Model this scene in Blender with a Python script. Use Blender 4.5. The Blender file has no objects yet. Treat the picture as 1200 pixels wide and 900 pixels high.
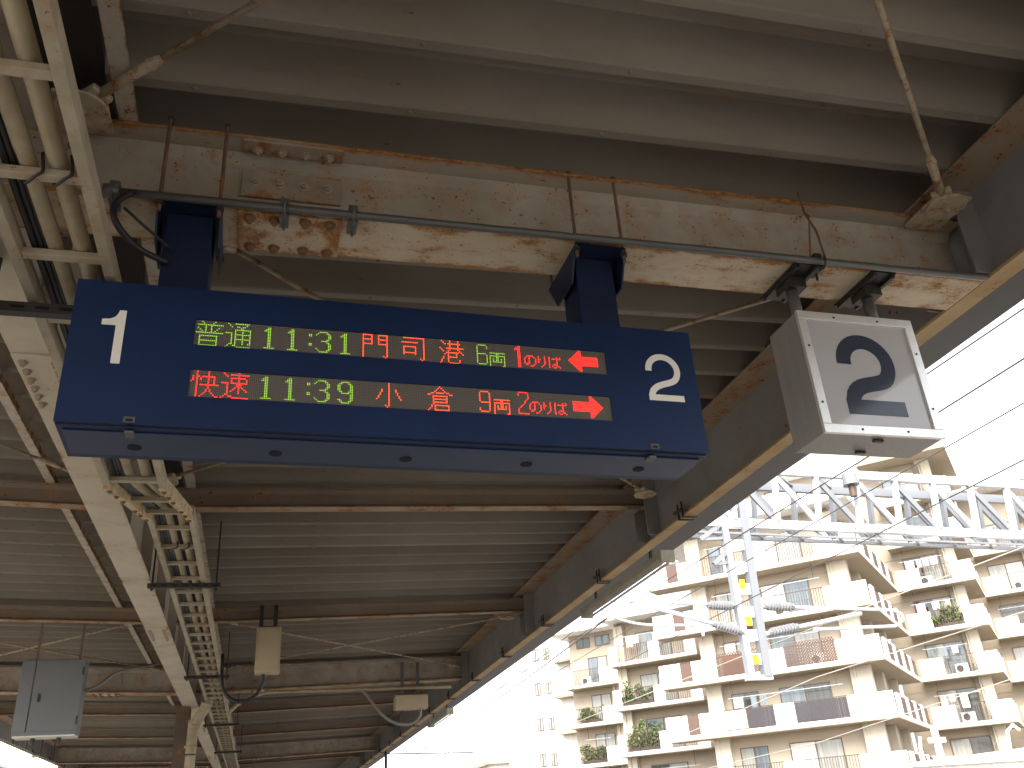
import bpy, bmesh, math, random
from mathutils import Vector, Matrix
random.seed(7)
R = math.radians
S = bpy.context.scene
C = S.collection

# ------------------------------------------------------------------ camera
cam_d = bpy.data.cameras.new('camera')
cam = bpy.data.objects.new('camera', cam_d)
C.objects.link(cam)
cam_d.sensor_width = 36.0
cam_d.lens = 36.0 * 1050.5 / 1200.0
cam_d.clip_start = 0.05
cam_d.clip_end = 3000
_r = Vector((0.966, -0.248, -0.065)).normalized()
_f = Vector((0.251, 0.859, 0.446)); _f = (_f - _r * _f.dot(_r)).normalized()
_u = _r.cross(_f)
cam.matrix_world = Matrix(((_r.x, _u.x, -_f.x, 0), (_r.y, _u.y, -_f.y, 0), (_r.z, _u.z, -_f.z, 0), (0, 0, 0, 1)))
S.camera = cam

# ------------------------------------------------------------------ sky, sun, exposure
TO_SUN = Vector((-0.42, -0.80, 0.80)).normalized()
elev = math.asin(TO_SUN.z)
az = math.atan2(TO_SUN.x, TO_SUN.y)
W = bpy.data.worlds.new('World'); S.world = W; W.use_nodes = True
nt = W.node_tree
bg = nt.nodes['Background']
sky = nt.nodes.new('ShaderNodeTexSky')
sky.sky_type = 'NISHITA'; sky.sun_disc = False
sky.sun_elevation = elev; sky.sun_rotation = az
sky.air_density = 1.0; sky.dust_density = 3.0; sky.ozone_density = 0.3
hs = nt.nodes.new('ShaderNodeHueSaturation'); hs.inputs['Saturation'].default_value = 0.30
nt.links.new(sky.outputs[0], hs.inputs['Color']); nt.links.new(hs.outputs[0], bg.inputs[0])
bg.inputs[1].default_value = 0.15
sd = bpy.data.lights.new('sun', 'SUN'); sd.energy = 1.3; sd.angle = R(28); sd.color = (1.0, 0.95, 0.88)
sun = bpy.data.objects.new('sun', sd); C.objects.link(sun)
sun.rotation_euler = TO_SUN.to_track_quat('Z', 'Y').to_euler()
S.view_settings.view_transform = 'Standard'; S.view_settings.look = 'None'
S.view_settings.gamma = 1.0; S.view_settings.use_curve_mapping = False
S.view_settings.exposure = 2.1
S.render.engine = 'CYCLES'
S.cycles.max_bounces = 10; S.cycles.diffuse_bounces = 6
S.cycles.use_denoising = True

# ------------------------------------------------------------------ helpers
ORG = {}
def tag(o, label=None, cat=None, group=None, kind=None):
    if label: o['label'] = label
    if cat: o['category'] = cat
    if group: o['group'] = group
    if kind: o['kind'] = kind
    return o
def thing(name, label, cat, loc=(0, 0, 0), group=None, rotz=0, local=False):
    o = bpy.data.objects.new(name, None); C.objects.link(o)
    o.empty_display_size = 0.2
    o.location = loc; o.rotation_euler = (0, 0, rotz)
    ORG[o.name] = Vector((0, 0, 0)) if local else Vector(loc)
    return tag(o, label, cat, group)
def link(name, me, mat, parent=None, loc=None, rot=None):
    o = bpy.data.objects.new(name, me); C.objects.link(o)
    if mat is not None and not me.materials: me.materials.append(mat)
    po = Vector((0, 0, 0))
    if parent is not None:
        o.parent = parent; po = ORG[parent.name]
    if loc is not None: o.location = Vector(loc) - po
    if rot is not None: o.rotation_euler = rot
    ORG[o.name] = po if loc is None else Vector(loc)
    return o
class MB:
    def __init__(s): s.v = []; s.f = []
    def add(s, vs, fs):
        n = len(s.v); s.v += [tuple(p) for p in vs]; s.f += [tuple(i + n for i in f) for f in fs]; return s
    def box(s, x0, x1, y0, y1, z0, z1):
        return s.add([(x0,y0,z0),(x1,y0,z0),(x1,y1,z0),(x0,y1,z0),(x0,y0,z1),(x1,y0,z1),(x1,y1,z1),(x0,y1,z1)],
                     [(3,2,1,0),(4,5,6,7),(0,1,5,4),(1,2,6,5),(2,3,7,6),(3,0,4,7)])
    def frame(s, p, q):
        d = (Vector(q) - Vector(p)); d.normalize()
        a = Vector((0, 0, 1)) if abs(d.z) < 0.95 else Vector((0, 1, 0))
        x = d.cross(a).normalized(); y = x.cross(d).normalized()
        return d, x, y
    def bar(s, p, q, w, h):
        p = Vector(p); q = Vector(q); d, x, y = s.frame(p, q)
        c = [x*w/2*a + y*h/2*b for a, b in ((-1,-1),(1,-1),(1,1),(-1,1))]
        return s.add([p+k for k in c] + [q+k for k in c], [(3,2,1,0),(4,5,6,7),(0,1,5,4),(1,2,6,5),(2,3,7,6),(3,0,4,7)])
    def tube(s, pts, r, n=10, cap=True):
        pts = [Vector(p) for p in pts]
        if not isinstance(r, (list, tuple)): r = [r] * len(pts)
        base = len(s.v); px = None
        for i, p in enumerate(pts):
            a = pts[max(i-1, 0)]; b = pts[min(i+1, len(pts)-1)]
            d, x, y = s.frame(a, b)
            if px is not None:
                x = (px - d * px.dot(d)).normalized(); y = x.cross(d).normalized()
            px = x
            for k in range(n):
                t = 2*math.pi*k/n
                s.v.append(tuple(p + (x*math.cos(t) + y*math.sin(t))*r[i]))
        for i in range(len(pts)-1):
            for k in range(n):
                k2 = (k+1) % n
                s.f.append((base+i*n+k, base+i*n+k2, base+(i+1)*n+k2, base+(i+1)*n+k))
        if cap:
            s.f.append(tuple(base+k for k in range(n))[::-1]); s.f.append(tuple(base+(len(pts)-1)*n+k for k in range(n)))
        return s
    def curve(s, pts, r, n=10, k=7):
        p = [Vector(q) for q in pts]; p = [p[0]*2-p[1]] + p + [p[-1]*2-p[-2]]; out = []
        for i in range(1, len(p)-2):
            for j in range(k):
                t = j/k
                out.append(0.5*((2*p[i]) + (p[i+1]-p[i-1])*t + (2*p[i-1]-5*p[i]+4*p[i+1]-p[i+2])*t*t + (3*p[i]-p[i-1]-3*p[i+1]+p[i+2])*t**3))
        out.append(p[-2]); return s.tube(out, r, n)
    def prism(s, poly, axis, a, b):
        # poly: 2D points in the two other axes (order xyz without axis)
        def P(p, t):
            return {'x': (t, p[0], p[1]), 'y': (p[0], t, p[1]), 'z': (p[0], p[1], t)}[axis]
        n = len(poly)
        return s.add([P(p, a) for p in poly] + [P(p, b) for p in poly],
                     [tuple(range(n)), tuple(range(2*n-1, n-1, -1))] + [(i, (i+1) % n, n+(i+1) % n, n+i) for i in range(n)])
    def build(s, name, mat, parent=None, smooth=False, bevel=0, fn=None):
        o0 = ORG[parent.name] if parent is not None else Vector((0, 0, 0))
        vs = [Vector(fn(p) if fn else p) - o0 for p in s.v]
        me = bpy.data.meshes.new(name); me.from_pydata(vs, [], s.f)
        bm = bmesh.new(); bm.from_mesh(me); bmesh.ops.recalc_face_normals(bm, faces=bm.faces); bm.to_mesh(me); bm.free()
        if smooth:
            for p in me.polygons: p.use_smooth = len(p.vertices) == 4
        o = link(name, me, mat, parent)
        if bevel:
            m = o.modifiers.new('bevel', 'BEVEL'); m.width = bevel; m.segments = 2; m.limit_method = 'ANGLE'
        return o
def arc(c, r, a0, a1, n, plane='xz', k=0):
    out = []
    for i in range(n+1):
        t = R(a0 + (a1-a0)*i/n); u, w = c[0]+r*math.cos(t), c[1]+r*math.sin(t)
        out.append((u, w))
    return out

# ------------------------------------------------------------------ materials
MATS = {}
def new_mat(name):
    m = bpy.data.materials.new(name); m.use_nodes = True
    MATS[name] = m
    return m, m.node_tree.nodes, m.node_tree.links, m.node_tree.nodes['Principled BSDF']
def col(c): return (c[0], c[1], c[2], 1.0)
def noise(N, L, co, scale, detail=6, rough=0.6):
    n = N.new('ShaderNodeTexNoise'); n.inputs['Scale'].default_value = scale
    n.inputs['Detail'].default_value = detail; n.inputs['Roughness'].default_value = rough
    L.new(co, n.inputs['Vector']); return n.outputs['Fac']
def ramp(N, L, fac, stops):
    r = N.new('ShaderNodeValToRGB'); e = r.color_ramp.elements
    while len(e) < len(stops): e.new(0.5)
    for i, (p, c) in enumerate(stops):
        e[i].position = p; e[i].color = col(c) if not isinstance(c, (int, float)) else (c, c, c, 1)
    L.new(fac, r.inputs[0]); return r.outputs[0]
def mix(N, L, fac, a, b, mode='MIX'):
    m = N.new('ShaderNodeMix'); m.data_type = 'RGBA'; m.blend_type = mode
    for i, x in ((0, fac), (6, a), (7, b)):
        if isinstance(x, (int, float)): m.inputs[i].default_value = x
        elif isinstance(x, tuple): m.inputs[i].default_value = col(x)
        else: L.new(x, m.inputs[i])
    return m.outputs[2]
def mth(N, L, op, a, b=0.0):
    m = N.new('ShaderNodeMath'); m.operation = op; m.use_clamp = False
    for i, x in ((0, a), (1, b)):
        if isinstance(x, (int, float)): m.inputs[i].default_value = x
        else: L.new(x, m.inputs[i])
    return m.outputs[0]
def painted(name, base, rust=0.45, scale=5.0, rough=0.55, edge=None, edge_amt=0.35, dirt=0.35, spec=0.35, stretch=(1, 1, 1),
            rust_a=(0.07, 0.03, 0.014), rust_b=(0.40, 0.175, 0.05), fine=14.0, var=0.0):
    """old paint with dirt and patches of rust; rust = 0 none .. 1 all"""
    m, N, L, B = new_mat(name)
    tc = N.new('ShaderNodeTexCoord'); oi = N.new('ShaderNodeObjectInfo')
    mp = N.new('ShaderNodeMapping'); mp.inputs['Scale'].default_value = stretch
    L.new(tc.outputs['Object'], mp.inputs[0]); co = mp.outputs[0]
    big = noise(N, L, co, scale*0.3, 4)
    mid = noise(N, L, co, scale, 8, 0.65)
    fin = noise(N, L, co, scale*fine, 4, 0.6)
    dcol = tuple(c*k for c, k in zip(base, (0.45, 0.40, 0.34)))
    c = mix(N, L, ramp(N, L, big, [(0.35, 0.0), (0.75, dirt)]), base, dcol)
    c = mix(N, L, ramp(N, L, mid, [(0.45, 0.0), (0.8, dirt*0.8)]), c, dcol)
    if var:
        f = mth(N, L, 'MULTIPLY', oi.outputs['Random'], var)
        c = mix(N, L, f, c, dcol)
    if rust > 0:
        v = mth(N, L, 'ADD', mth(N, L, 'MULTIPLY', mid, 0.75), mth(N, L, 'MULTIPLY', fin, 0.25))
        if edge:
            sx = N.new('ShaderNodeSeparateXYZ'); L.new(tc.outputs['Generated'], sx.inputs[0])
            g = mth(N, L, 'POWER', mth(N, L, 'ABSOLUTE', mth(N, L, 'MULTIPLY', mth(N, L, 'SUBTRACT', sx.outputs['XYZ'.index(edge.upper())], 0.5), 2.0)), 6.0)
            v = mth(N, L, 'ADD', v, mth(N, L, 'MULTIPLY', g, edge_amt))
        t = 0.735 - 0.34*rust
        fac = ramp(N, L, v, [(t-0.025, 0.0), (t+0.07, 1.0)])
        halo = ramp(N, L, v, [(t-0.14, 0.0), (t, 0.55)])
        rc = ramp(N, L, fin, [(0.3, rust_a), (0.62, rust_b)])
        c = mix(N, L, halo, c, tuple(0.5*a + 0.5*b for a, b in zip(rust_b, base)))
        c = mix(N, L, fac, c, rc)
        sp = noise(N, L, co, scale*9.0, 3, 0.55)
        sv = mth(N, L, 'ADD', sp, mth(N, L, 'MULTIPLY', mth(N, L, 'SUBTRACT', mid, 0.5), 0.5))
        st_ = 0.76 - 0.22*rust
        c = mix(N, L, ramp(N, L, sv, [(st_, 0.0), (st_+0.03, 0.85)]), c, rust_a)
    L.new(c, B.inputs['Base Color'])
    L.new(ramp(N, L, mid, [(0.3, rough-0.1), (0.8, min(1, rough+0.25))]), B.inputs['Roughness'])
    B.inputs['Specular IOR Level'].default_value = spec
    bp = N.new('ShaderNodeBump'); bp.inputs['Strength'].default_value = 0.25; bp.inputs['Distance'].default_value = 0.004
    L.new(fin, bp.inputs['Height']); L.new(bp.outputs[0], B.inputs['Normal'])
    return m
def plain(name, base, rough=0.5, metal=0.0, spec=0.5, v=0.25, scale=3.0, bump=0.0):
    m, N, L, B = new_mat(name)
    tc = N.new('ShaderNodeTexCoord')
    a = noise(N, L, tc.outputs['Object'], scale, 6)
    c = mix(N, L, ramp(N, L, a, [(0.3, 0.0), (0.75, v)]), base, tuple(x*0.4 for x in base))
    L.new(c, B.inputs['Base Color'])
    B.inputs['Roughness'].default_value = rough; B.inputs['Metallic'].default_value = metal
    B.inputs['Specular IOR Level'].default_value = spec
    if bump:
        b = noise(N, L, tc.outputs['Object'], scale*20, 3)
        bp = N.new('ShaderNodeBump'); bp.inputs['Strength'].default_value = bump; bp.inputs['Distance'].default_value = 0.01
        L.new(b, bp.inputs['Height']); L.new(bp.outputs[0], B.inputs['Normal'])
    return m
def emis(name, c, k):
    m, N, L, B = new_mat(name)
    B.inputs['Base Color'].default_value = col(tuple(x*0.3 for x in c))
    B.inputs['Emission Color'].default_value = col(c); B.inputs['Emission Strength'].default_value = k
    return m

CREAM = (0.50, 0.46, 0.38)
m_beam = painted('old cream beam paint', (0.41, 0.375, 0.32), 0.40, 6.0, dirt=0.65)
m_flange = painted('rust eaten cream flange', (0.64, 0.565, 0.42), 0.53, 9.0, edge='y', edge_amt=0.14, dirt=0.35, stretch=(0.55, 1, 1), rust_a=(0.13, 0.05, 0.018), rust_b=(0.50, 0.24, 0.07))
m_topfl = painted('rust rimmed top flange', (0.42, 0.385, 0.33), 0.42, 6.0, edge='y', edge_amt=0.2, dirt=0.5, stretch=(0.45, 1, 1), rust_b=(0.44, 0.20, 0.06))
m_splice = painted('flaking splice plate', (0.60, 0.53, 0.40), 0.62, 9.0, edge='x', edge_amt=0.2, dirt=0.3, rust_a=(0.11, 0.042, 0.016), rust_b=(0.48, 0.22, 0.06))
m_wsplice = painted('grey web plate', (0.36, 0.325, 0.27), 0.40, 9.0, edge='z', edge_amt=0.1, dirt=0.6)
m_bolt = painted('rusty bolt steel', (0.17, 0.12, 0.08), 0.62, 25.0, rough=0.7)
m_gboltp = painted('painted bolt', (0.42, 0.37, 0.30), 0.36, 25.0)
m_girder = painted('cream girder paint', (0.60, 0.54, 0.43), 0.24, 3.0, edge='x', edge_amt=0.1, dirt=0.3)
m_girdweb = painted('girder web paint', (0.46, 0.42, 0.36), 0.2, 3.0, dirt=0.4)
m_sec = painted('brown grimed beam', (0.24, 0.19, 0.145), 0.28, 3.5, dirt=0.5)
m_secfl = painted('orange rust flange', (0.34, 0.26, 0.17), 0.62, 5.0, dirt=0.3, rust_b=(0.36, 0.15, 0.04))
m_eave = painted('grey eave web', (0.24, 0.235, 0.23), 0.12, 2.5, dirt=0.4)
m_eavefl = painted('orange eave flange', (0.46, 0.33, 0.15), 0.42, 3.0, dirt=0.25, rust_b=(0.42, 0.21, 0.06))
m_eavetop = painted('rusty eave top flange', (0.34, 0.27, 0.20), 0.56, 5.0, dirt=0.4)
m_roof = painted('grimed brown roof sheet', (0.27, 0.24, 0.20), 0.06, 2.2, rough=0.65, dirt=0.7, spec=0.3, stretch=(0.4, 1.6, 1), var=0.45)
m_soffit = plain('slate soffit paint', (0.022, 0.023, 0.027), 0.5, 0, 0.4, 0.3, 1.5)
m_gutter = plain('dark gutter steel', (0.035, 0.03, 0.028), 0.7)
m_purlin = painted('speckled purlin paint', (0.52, 0.48, 0.41), 0.42, 9.0, edge='x', edge_amt=0.12, dirt=0.3)
m_galv = plain('galvanised steel', (0.13, 0.13, 0.125), 0.45, 0.3, 0.5, 0.35, 8.0)
m_dark = plain('dark steel', (0.05, 0.048, 0.045), 0.5, 0.4, 0.5, 0.4, 12.0)
m_rod = painted('brown rod', (0.13, 0.09, 0.07), 0.45, 20.0)
m_tie = painted('rusted cream tie rod', (0.50, 0.44, 0.33), 0.54, 16.0, dirt=0.4)
m_cable = plain('black cable', (0.02, 0.02, 0.022), 0.5)
m_gcable = plain('grey cable', (0.22, 0.21, 0.19), 0.55)
m_pipe = painted('grimed cream pipe', (0.45, 0.385, 0.265), 0.12, 6.0, dirt=0.7)
m_ladder = painted('cream ladder paint', (0.46, 0.41, 0.31), 0.3, 8.0, dirt=0.6)
m_ladjoint = painted('rusty ladder joint', (0.60, 0.52, 0.34), 0.52, 11.0, dirt=0.2)
m_blue = plain('blue enamel', (0.006, 0.022, 0.080), 0.45, 0.0, 0.3, 0.4, 2.0)
m_bluepost = plain('dark blue post paint', (0.007, 0.016, 0.052), 0.5, 0, 0.4, 0.4, 5.0)
m_bluebot = plain('bounce lit blue underside', (0.013, 0.031, 0.095), 0.4, 0.0, 0.45, 0.3, 3.0)  # sign blue lightened: bounce light on the underside put into the colour
m_white = plain('white lettering', (0.78, 0.75, 0.68), 0.5, 0, 0.4, 0.05)
m_hole = plain('dark hole', (0.006, 0.006, 0.008), 0.9)
m_alu = plain('aluminium trim', (0.86, 0.85, 0.82), 0.3, 0.5, 0.5, 0.2, 20.0)
m_numdark = plain('slate lettering', (0.045, 0.052, 0.078), 0.12, 0, 0.35)
m_cab = plain('grey cabinet enamel', (0.17, 0.18, 0.19), 0.5, 0, 0.4, 0.2, 2.0)
m_cablite = plain('pale cabinet base', (0.7, 0.68, 0.62), 0.5)
m_beige = plain('beige enamel', (0.46, 0.38, 0.25), 0.5, 0, 0.4, 0.15, 5.0)
m_tubelit = emis('lit tube', (1.0, 0.97, 0.9), 3.0)
m_fixture = painted('cream lamp fixture', (0.52, 0.48, 0.38), 0.15, 8.0)
m_concrete = plain('platform concrete', (0.42, 0.385, 0.33), 0.9, 0, 0.3, 0.3, 1.0, 0.3)
m_ballast = plain('ballast', (0.25, 0.22, 0.19), 0.95, 0, 0.2, 0.4, 2.0, 0.5)

# number box casing: brushed vertical grain
m, N, L, B = new_mat('brushed casing')
tc = N.new('ShaderNodeTexCoord'); mp = N.new('ShaderNodeMapping'); mp.inputs['Scale'].default_value = (60, 60, 1.5)
L.new(tc.outputs['Object'], mp.inputs[0])
a = noise(N, L, mp.outputs[0], 1.0, 4)
L.new(ramp(N, L, a, [(0.3, (0.33, 0.32, 0.305)), (0.7, (0.27, 0.265, 0.255))]), B.inputs['Base Color'])
B.inputs['Roughness'].default_value = 0.45; B.inputs['Metallic'].default_value = 0.2
m_casing = m
# acrylic sheet
m, N, L, B = new_mat('milky acrylic')
B.inputs['Base Color'].default_value = (0.44, 0.43, 0.425, 1); B.inputs['Roughness'].default_value = 0.06
B.inputs['Specular IOR Level'].default_value = 0.6
m_acryl = m
# led panel : fine grid of unlit diodes
m, N, L, B = new_mat('unlit diode grid')
tc = N.new('ShaderNodeTexCoord'); mp = N.new('ShaderNodeMapping'); mp.inputs['Scale'].default_value = (1/0.007,)*3
L.new(tc.outputs['Object'], mp.inputs[0])
sx = N.new('ShaderNodeSeparateXYZ'); L.new(mp.outputs[0], sx.inputs[0])
fx = mth(N, L, 'ABSOLUTE', mth(N, L, 'SUBTRACT', mth(N, L, 'FRACT', sx.outputs[0]), 0.5))
fz = mth(N, L, 'ABSOLUTE', mth(N, L, 'SUBTRACT', mth(N, L, 'FRACT', sx.outputs[2]), 0.5))
d = mth(N, L, 'MAXIMUM', fx, fz)
L.new(ramp(N, L, d, [(0.28, (0.17, 0.15, 0.13)), (0.36, (0.085, 0.075, 0.066))]), B.inputs['Base Color'])
B.inputs['Roughness'].default_value = 0.35
m_led = m
LEDK = 1.0
m_ledr = emis('red diode', (1.0, 0.010, 0.006), 1.5*LEDK)
m_ledo = emis('orange red diode', (1.0, 0.05, 0.010), 1.5*LEDK)
m_ledg = emis('green diode', (0.20, 0.42, 0.02), 0.85*LEDK)

# building
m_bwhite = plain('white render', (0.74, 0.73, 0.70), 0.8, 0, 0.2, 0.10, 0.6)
m, N, L, B = new_mat('rain streaked white render')
tc = N.new('ShaderNodeTexCoord'); mp = N.new('ShaderNodeMapping'); mp.inputs['Scale'].default_value = (4.0, 4.0, 0.35)
L.new(tc.outputs['Object'], mp.inputs[0])
a = noise(N, L, mp.outputs[0], 1.0, 6); b_ = noise(N, L, tc.outputs['Object'], 0.35, 4)
c = mix(N, L, ramp(N, L, a, [(0.48, 0.0), (0.72, 0.55)]), (0.74, 0.73, 0.70), (0.42, 0.39, 0.34))
c = mix(N, L, ramp(N, L, b_, [(0.4, 0.0), (0.75, 0.35)]), c, (0.55, 0.51, 0.45))
L.new(c, B.inputs['Base Color']); B.inputs['Roughness'].default_value = 0.85
m_bwhite = m
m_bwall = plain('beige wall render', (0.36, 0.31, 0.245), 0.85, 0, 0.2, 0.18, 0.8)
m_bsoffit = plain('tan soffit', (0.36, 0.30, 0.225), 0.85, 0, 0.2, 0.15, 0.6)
m_bcol = plain('cream pillar', (0.48, 0.43, 0.35), 0.8, 0, 0.2, 0.12, 1.2)
m_byelshade = plain('yellow shaded parapet', (0.55, 0.50, 0.36), 0.8, 0, 0.2, 0.06)  # inner corner parapets: shade from the block beside them painted in as darker yellow
m_cloth = plain('pink cloth', (0.55, 0.36, 0.42), 0.8)
m_brail = plain('brown railing', (0.07, 0.045, 0.035), 0.5)
m_bbrown = plain('brown panel', (0.10, 0.058, 0.042), 0.6)
m_bframe = plain('bronze window frame', (0.10, 0.075, 0.055), 0.4, 0.3)
m_shut = plain('tan shutter', (0.33, 0.29, 0.23), 0.6, 0, 0.3, 0.1)
m_scr = plain('charcoal screen', (0.045, 0.04, 0.045), 0.7)
m_bamb = plain('bamboo blind', (0.62, 0.48, 0.30), 0.7, 0, 0.3, 0.3, 12)
m_orange = plain('terracotta plastic', (0.26, 0.065, 0.03), 0.6)
def glass(name, c, v):
    m, N, L, B = new_mat(name)
    tc = N.new('ShaderNodeTexCoord'); mp = N.new('ShaderNodeMapping'); mp.inputs['Scale'].default_value = (9, 9, 0.4)
    L.new(tc.outputs['Object'], mp.inputs[0])
    a = noise(N, L, mp.outputs[0], 1.0, 3)
    L.new(ramp(N, L, a, [(0.35, c), (0.65, tuple(x*v for x in c))]), B.inputs['Base Color'])
    B.inputs['Roughness'].default_value = 0.04; B.inputs['Specular IOR Level'].default_value = 0.6
    return m
m_panes = [glass('dark window glass', (0.06, 0.065, 0.06), 0.5), glass('curtained glass', (0.30, 0.30, 0.27), 0.7),
           glass('pale curtain glass', (0.52, 0.50, 0.46), 0.85), glass('blue tinted glass', (0.14, 0.17, 0.19), 0.6)]
m_white_steel = plain('pale grey steel', (0.50, 0.52, 0.54), 0.5, 0.1, 0.5, 0.2, 1.5)
m_blue_steel = plain('blue grey steel', (0.21, 0.22, 0.235), 0.5, 0.2, 0.5, 0.25, 1.5)
m_mid_steel = plain('mid grey steel', (0.30, 0.315, 0.335), 0.5, 0.1, 0.5, 0.3, 1.5)
m_insul = plain('grey insulator', (0.24, 0.24, 0.25), 0.3)
m_yellow = plain('yellow tag', (0.75, 0.60, 0.01), 0.5)
m_wire = plain('dark wire', (0.11, 0.10, 0.09), 0.5, 0.3)
m_wirebr = plain('brown wire', (0.10, 0.06, 0.05), 0.6)
m_wirepale = plain('pale wire', (0.52, 0.47, 0.40), 0.6)
m, N, L, B = new_mat('leaf')
oi = N.new('ShaderNodeObjectInfo'); tc = N.new('ShaderNodeTexCoord')
a = noise(N, L, tc.outputs['Object'], 9.0, 3)
c = mix(N, L, oi.outputs['Random'], ramp(N, L, a, [(0.3, (0.03, 0.07, 0.016)), (0.7, (0.10, 0.17, 0.04))]), ramp(N, L, a, [(0.3, (0.06, 0.085, 0.02)), (0.7, (0.17, 0.19, 0.06))]))
L.new(c, B.inputs['Base Color']); B.inputs['Roughness'].default_value = 0.6
m_leaf = m

# ------------------------------------------------------------------ ground
GZ = -2.6
g = MB().box(-900, 900, -900, 900, GZ-0.5, GZ).build('ground', m_ballast); tag(g, kind='structure')
p = MB()
p.box(-5.95, 3.62, -60, 130, GZ+0.004, -1.50)
p = p.build('platform', m_concrete); tag(p, kind='structure')
for n_, x0, x1 in (('platform_edge', 3.25, 3.64), ('platform_edge', -5.97, -5.58)):
    e = MB().box(x0, x1, -60, 130, -1.62, -1.494).build(n_, m_ballast); tag(e, kind='structure')

# ------------------------------------------------------------------ canopy
XG = -1.16                                   # centre girder
def zl(x): return 0.035*max(0.0, XG - x) + 0.0245*max(0.0, x - XG)   # both wings of the canopy rise slightly outwards
FL = lambda q: (q[0], q[1], q[2] + zl(q[0]))
FLA = lambda q: (q[0], q[1], q[2] + 0.035*max(0.0, XG - q[0]))   # the near beam keeps level to the right
YA, DY = 3.38, 4.5
Y0, Y1 = -14.62, 57.38
# roof: one folded sheet panel per fold
roof = thing('canopy_roof', 'brown grey folded metal roof over the platform', 'roof', (0, 0, 2.9))
P = 0.40
prof = [(0, 3.115), (0.105, 3.115), (0.12, 3.108), (0.245, 2.932), (0.255, 2.925), (0.305, 2.925), (0.312, 2.932), (0.385, 3.108), (0.40, 3.115)]
def fold(x0, x1):
    me = bpy.data.meshes.new('roof_panel'); v = []; f = []
    n = len(prof)
    for dz in (0, 0.006):
        for x in (x0, x1):
            for (y, z) in prof: v.append((x, y, z - 2.9 + dz + zl(x)))
    for i in range(n-1):
        f.append((i, i+1, n+i+1, n+i)); f.append((2*n+i, 3*n+i, 3*n+i+1, 2*n+i+1))
        f.append((i, 2*n+i, 2*n+i+1, i+1)); f.append((n+i, n+i+1, 3*n+i+1, 3*n+i))
    f.append((0, n, 3*n, 2*n)); f.append((n-1, 3*n-1, 4*n-1, 2*n-1))
    x = x0 + 0.35
    while x < x1 - 0.2:
        b0 = len(v)
        for dz, rr_ in ((0.0, 0.013), (-0.007, 0.008)):
            for k in range(6): v.append((x + rr_*math.cos(k*math.pi/3), 0.28 + rr_*math.sin(k*math.pi/3), 2.925 - 2.9 + dz + zl(x)))
        for k in range(6): f.append((b0+k, b0+(k+1) % 6, b0+6+(k+1) % 6, b0+6+k))
        f.append(tuple(b0+6+k for k in range(6))); x += 0.93
    me.from_pydata(v, [], f); me.update(); return me
meR, meL = fold(-0.7745, 4.97), fold(-7.15, -1.655)
for me in (meR, meL):
    y = Y0 - 0.6
    while y < Y1 + 0.6:
        o = link('roof_panel', me, m_roof, roof); o.location = (0, y + 0.02, 0); y += P
# valley gutter, purlins either side of it
gt = thing('valley_gutter', 'black steel valley gutter above the cream centre girder', 'gutter', (XG, 0, 2.96))
MB().box(-1.625, -0.80, Y0, Y1, 2.965, 3.0).build('base', m_gutter, gt)
MB().box(-1.65, -1.6255, Y0, Y1, 2.965, 3.3).build('side', m_gutter, gt); MB().box(-0.7995, -0.775, Y0, Y1, 2.965, 3.3).build('side', m_gutter, gt)
pu = MB().box(-0.735, -0.655, Y0, Y1, 2.86, 2.872).box(-0.735, -0.727, Y0, Y1, 2.872, 2.922).build('roof_purlin', m_purlin)
tag(pu, 'narrow rust speckled purlin right of the black gutter', 'purlin')
pu = MB().box(-1.85, -1.78, Y0, Y1, 2.875, 2.885).box(-1.788, -1.78, Y0, Y1, 2.885, 2.935).build('roof_purlin', m_purlin)
tag(pu, 'narrow pale purlin left of the cream centre girder', 'purlin')

def hexmesh(name, r, h, axis):
    """washer + nut + stub of thread, pointing along -axis"""
    mb = MB()
    def ring(rad, a, b, n):
        pts = [(rad*math.cos(2*math.pi*k/n), rad*math.sin(2*math.pi*k/n)) for k in range(n)]
        mb.prism(pts, axis, a, b)
    ring(r*1.45, 0.0, -0.2*h, 10); ring(r, -0.2*h, -0.85*h, 6); ring(r*0.5, -0.85*h, -1.25*h, 8)
    me = bpy.data.meshes.new(name); me.from_pydata(mb.v, [], mb.f); me.update()
    bm = bmesh.new(); bm.from_mesh(me); bmesh.ops.recalc_face_normals(bm, faces=bm.faces); bm.to_mesh(me); bm.free()
    return me
bz = hexmesh('bolt', 0.019, 0.027, 'z'); bz.materials.append(m_bolt)
bzl = hexmesh('bolt', 0.012, 0.012, 'z'); bzl.materials.append(m_bolt)
by = hexmesh('bolt', 0.017, 0.022, 'y'); by.materials.append(m_gboltp)
bzs = hexmesh('bolt', 0.017, 0.024, 'z'); bzs.materials.append(m_gboltp)

def ibeam_x(name, label, cat, y, z0, z1, b, x0, x1, mw, mb_, mt, tf=0.016, tw=0.012, fil=0.042, split=True, group=None, fl=None):
    t = thing(name, label, cat, (0.5*(x0+x1), y, z0), group); FL_ = fl or FL
    h = b/2
    pr = [(y-tw/2, z0+tf+fil), (y-tw/2-fil, z0+tf), (y+tw/2+fil, z0+tf), (y+tw/2, z0+tf+fil), (y+tw/2, z1-tf-fil), (y+tw/2+fil, z1-tf), (y-tw/2-fil, z1-tf), (y-tw/2, z1-tf-fil)]
    segs = [(x0, XG), (XG, x1)] if x0 < XG else [(x0, x1)]
    a = MB(); bb = MB(); c = MB()
    for s0, s1 in segs:
        a.prism(pr, 'x', s0, s1); bb.box(s0, s1, y-h, y+h, z0, z0+tf-0.001); c.box(s0, s1, y-h, y+h, z1-tf+0.001, z1)
    a.build('web', mw, t, fn=FL_); bb.build('bottom_flange', mb_, t, fn=FL_, bevel=0.003); c.build('top_flange', mt, t, fn=FL_, bevel=0.003)
    return t
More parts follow.
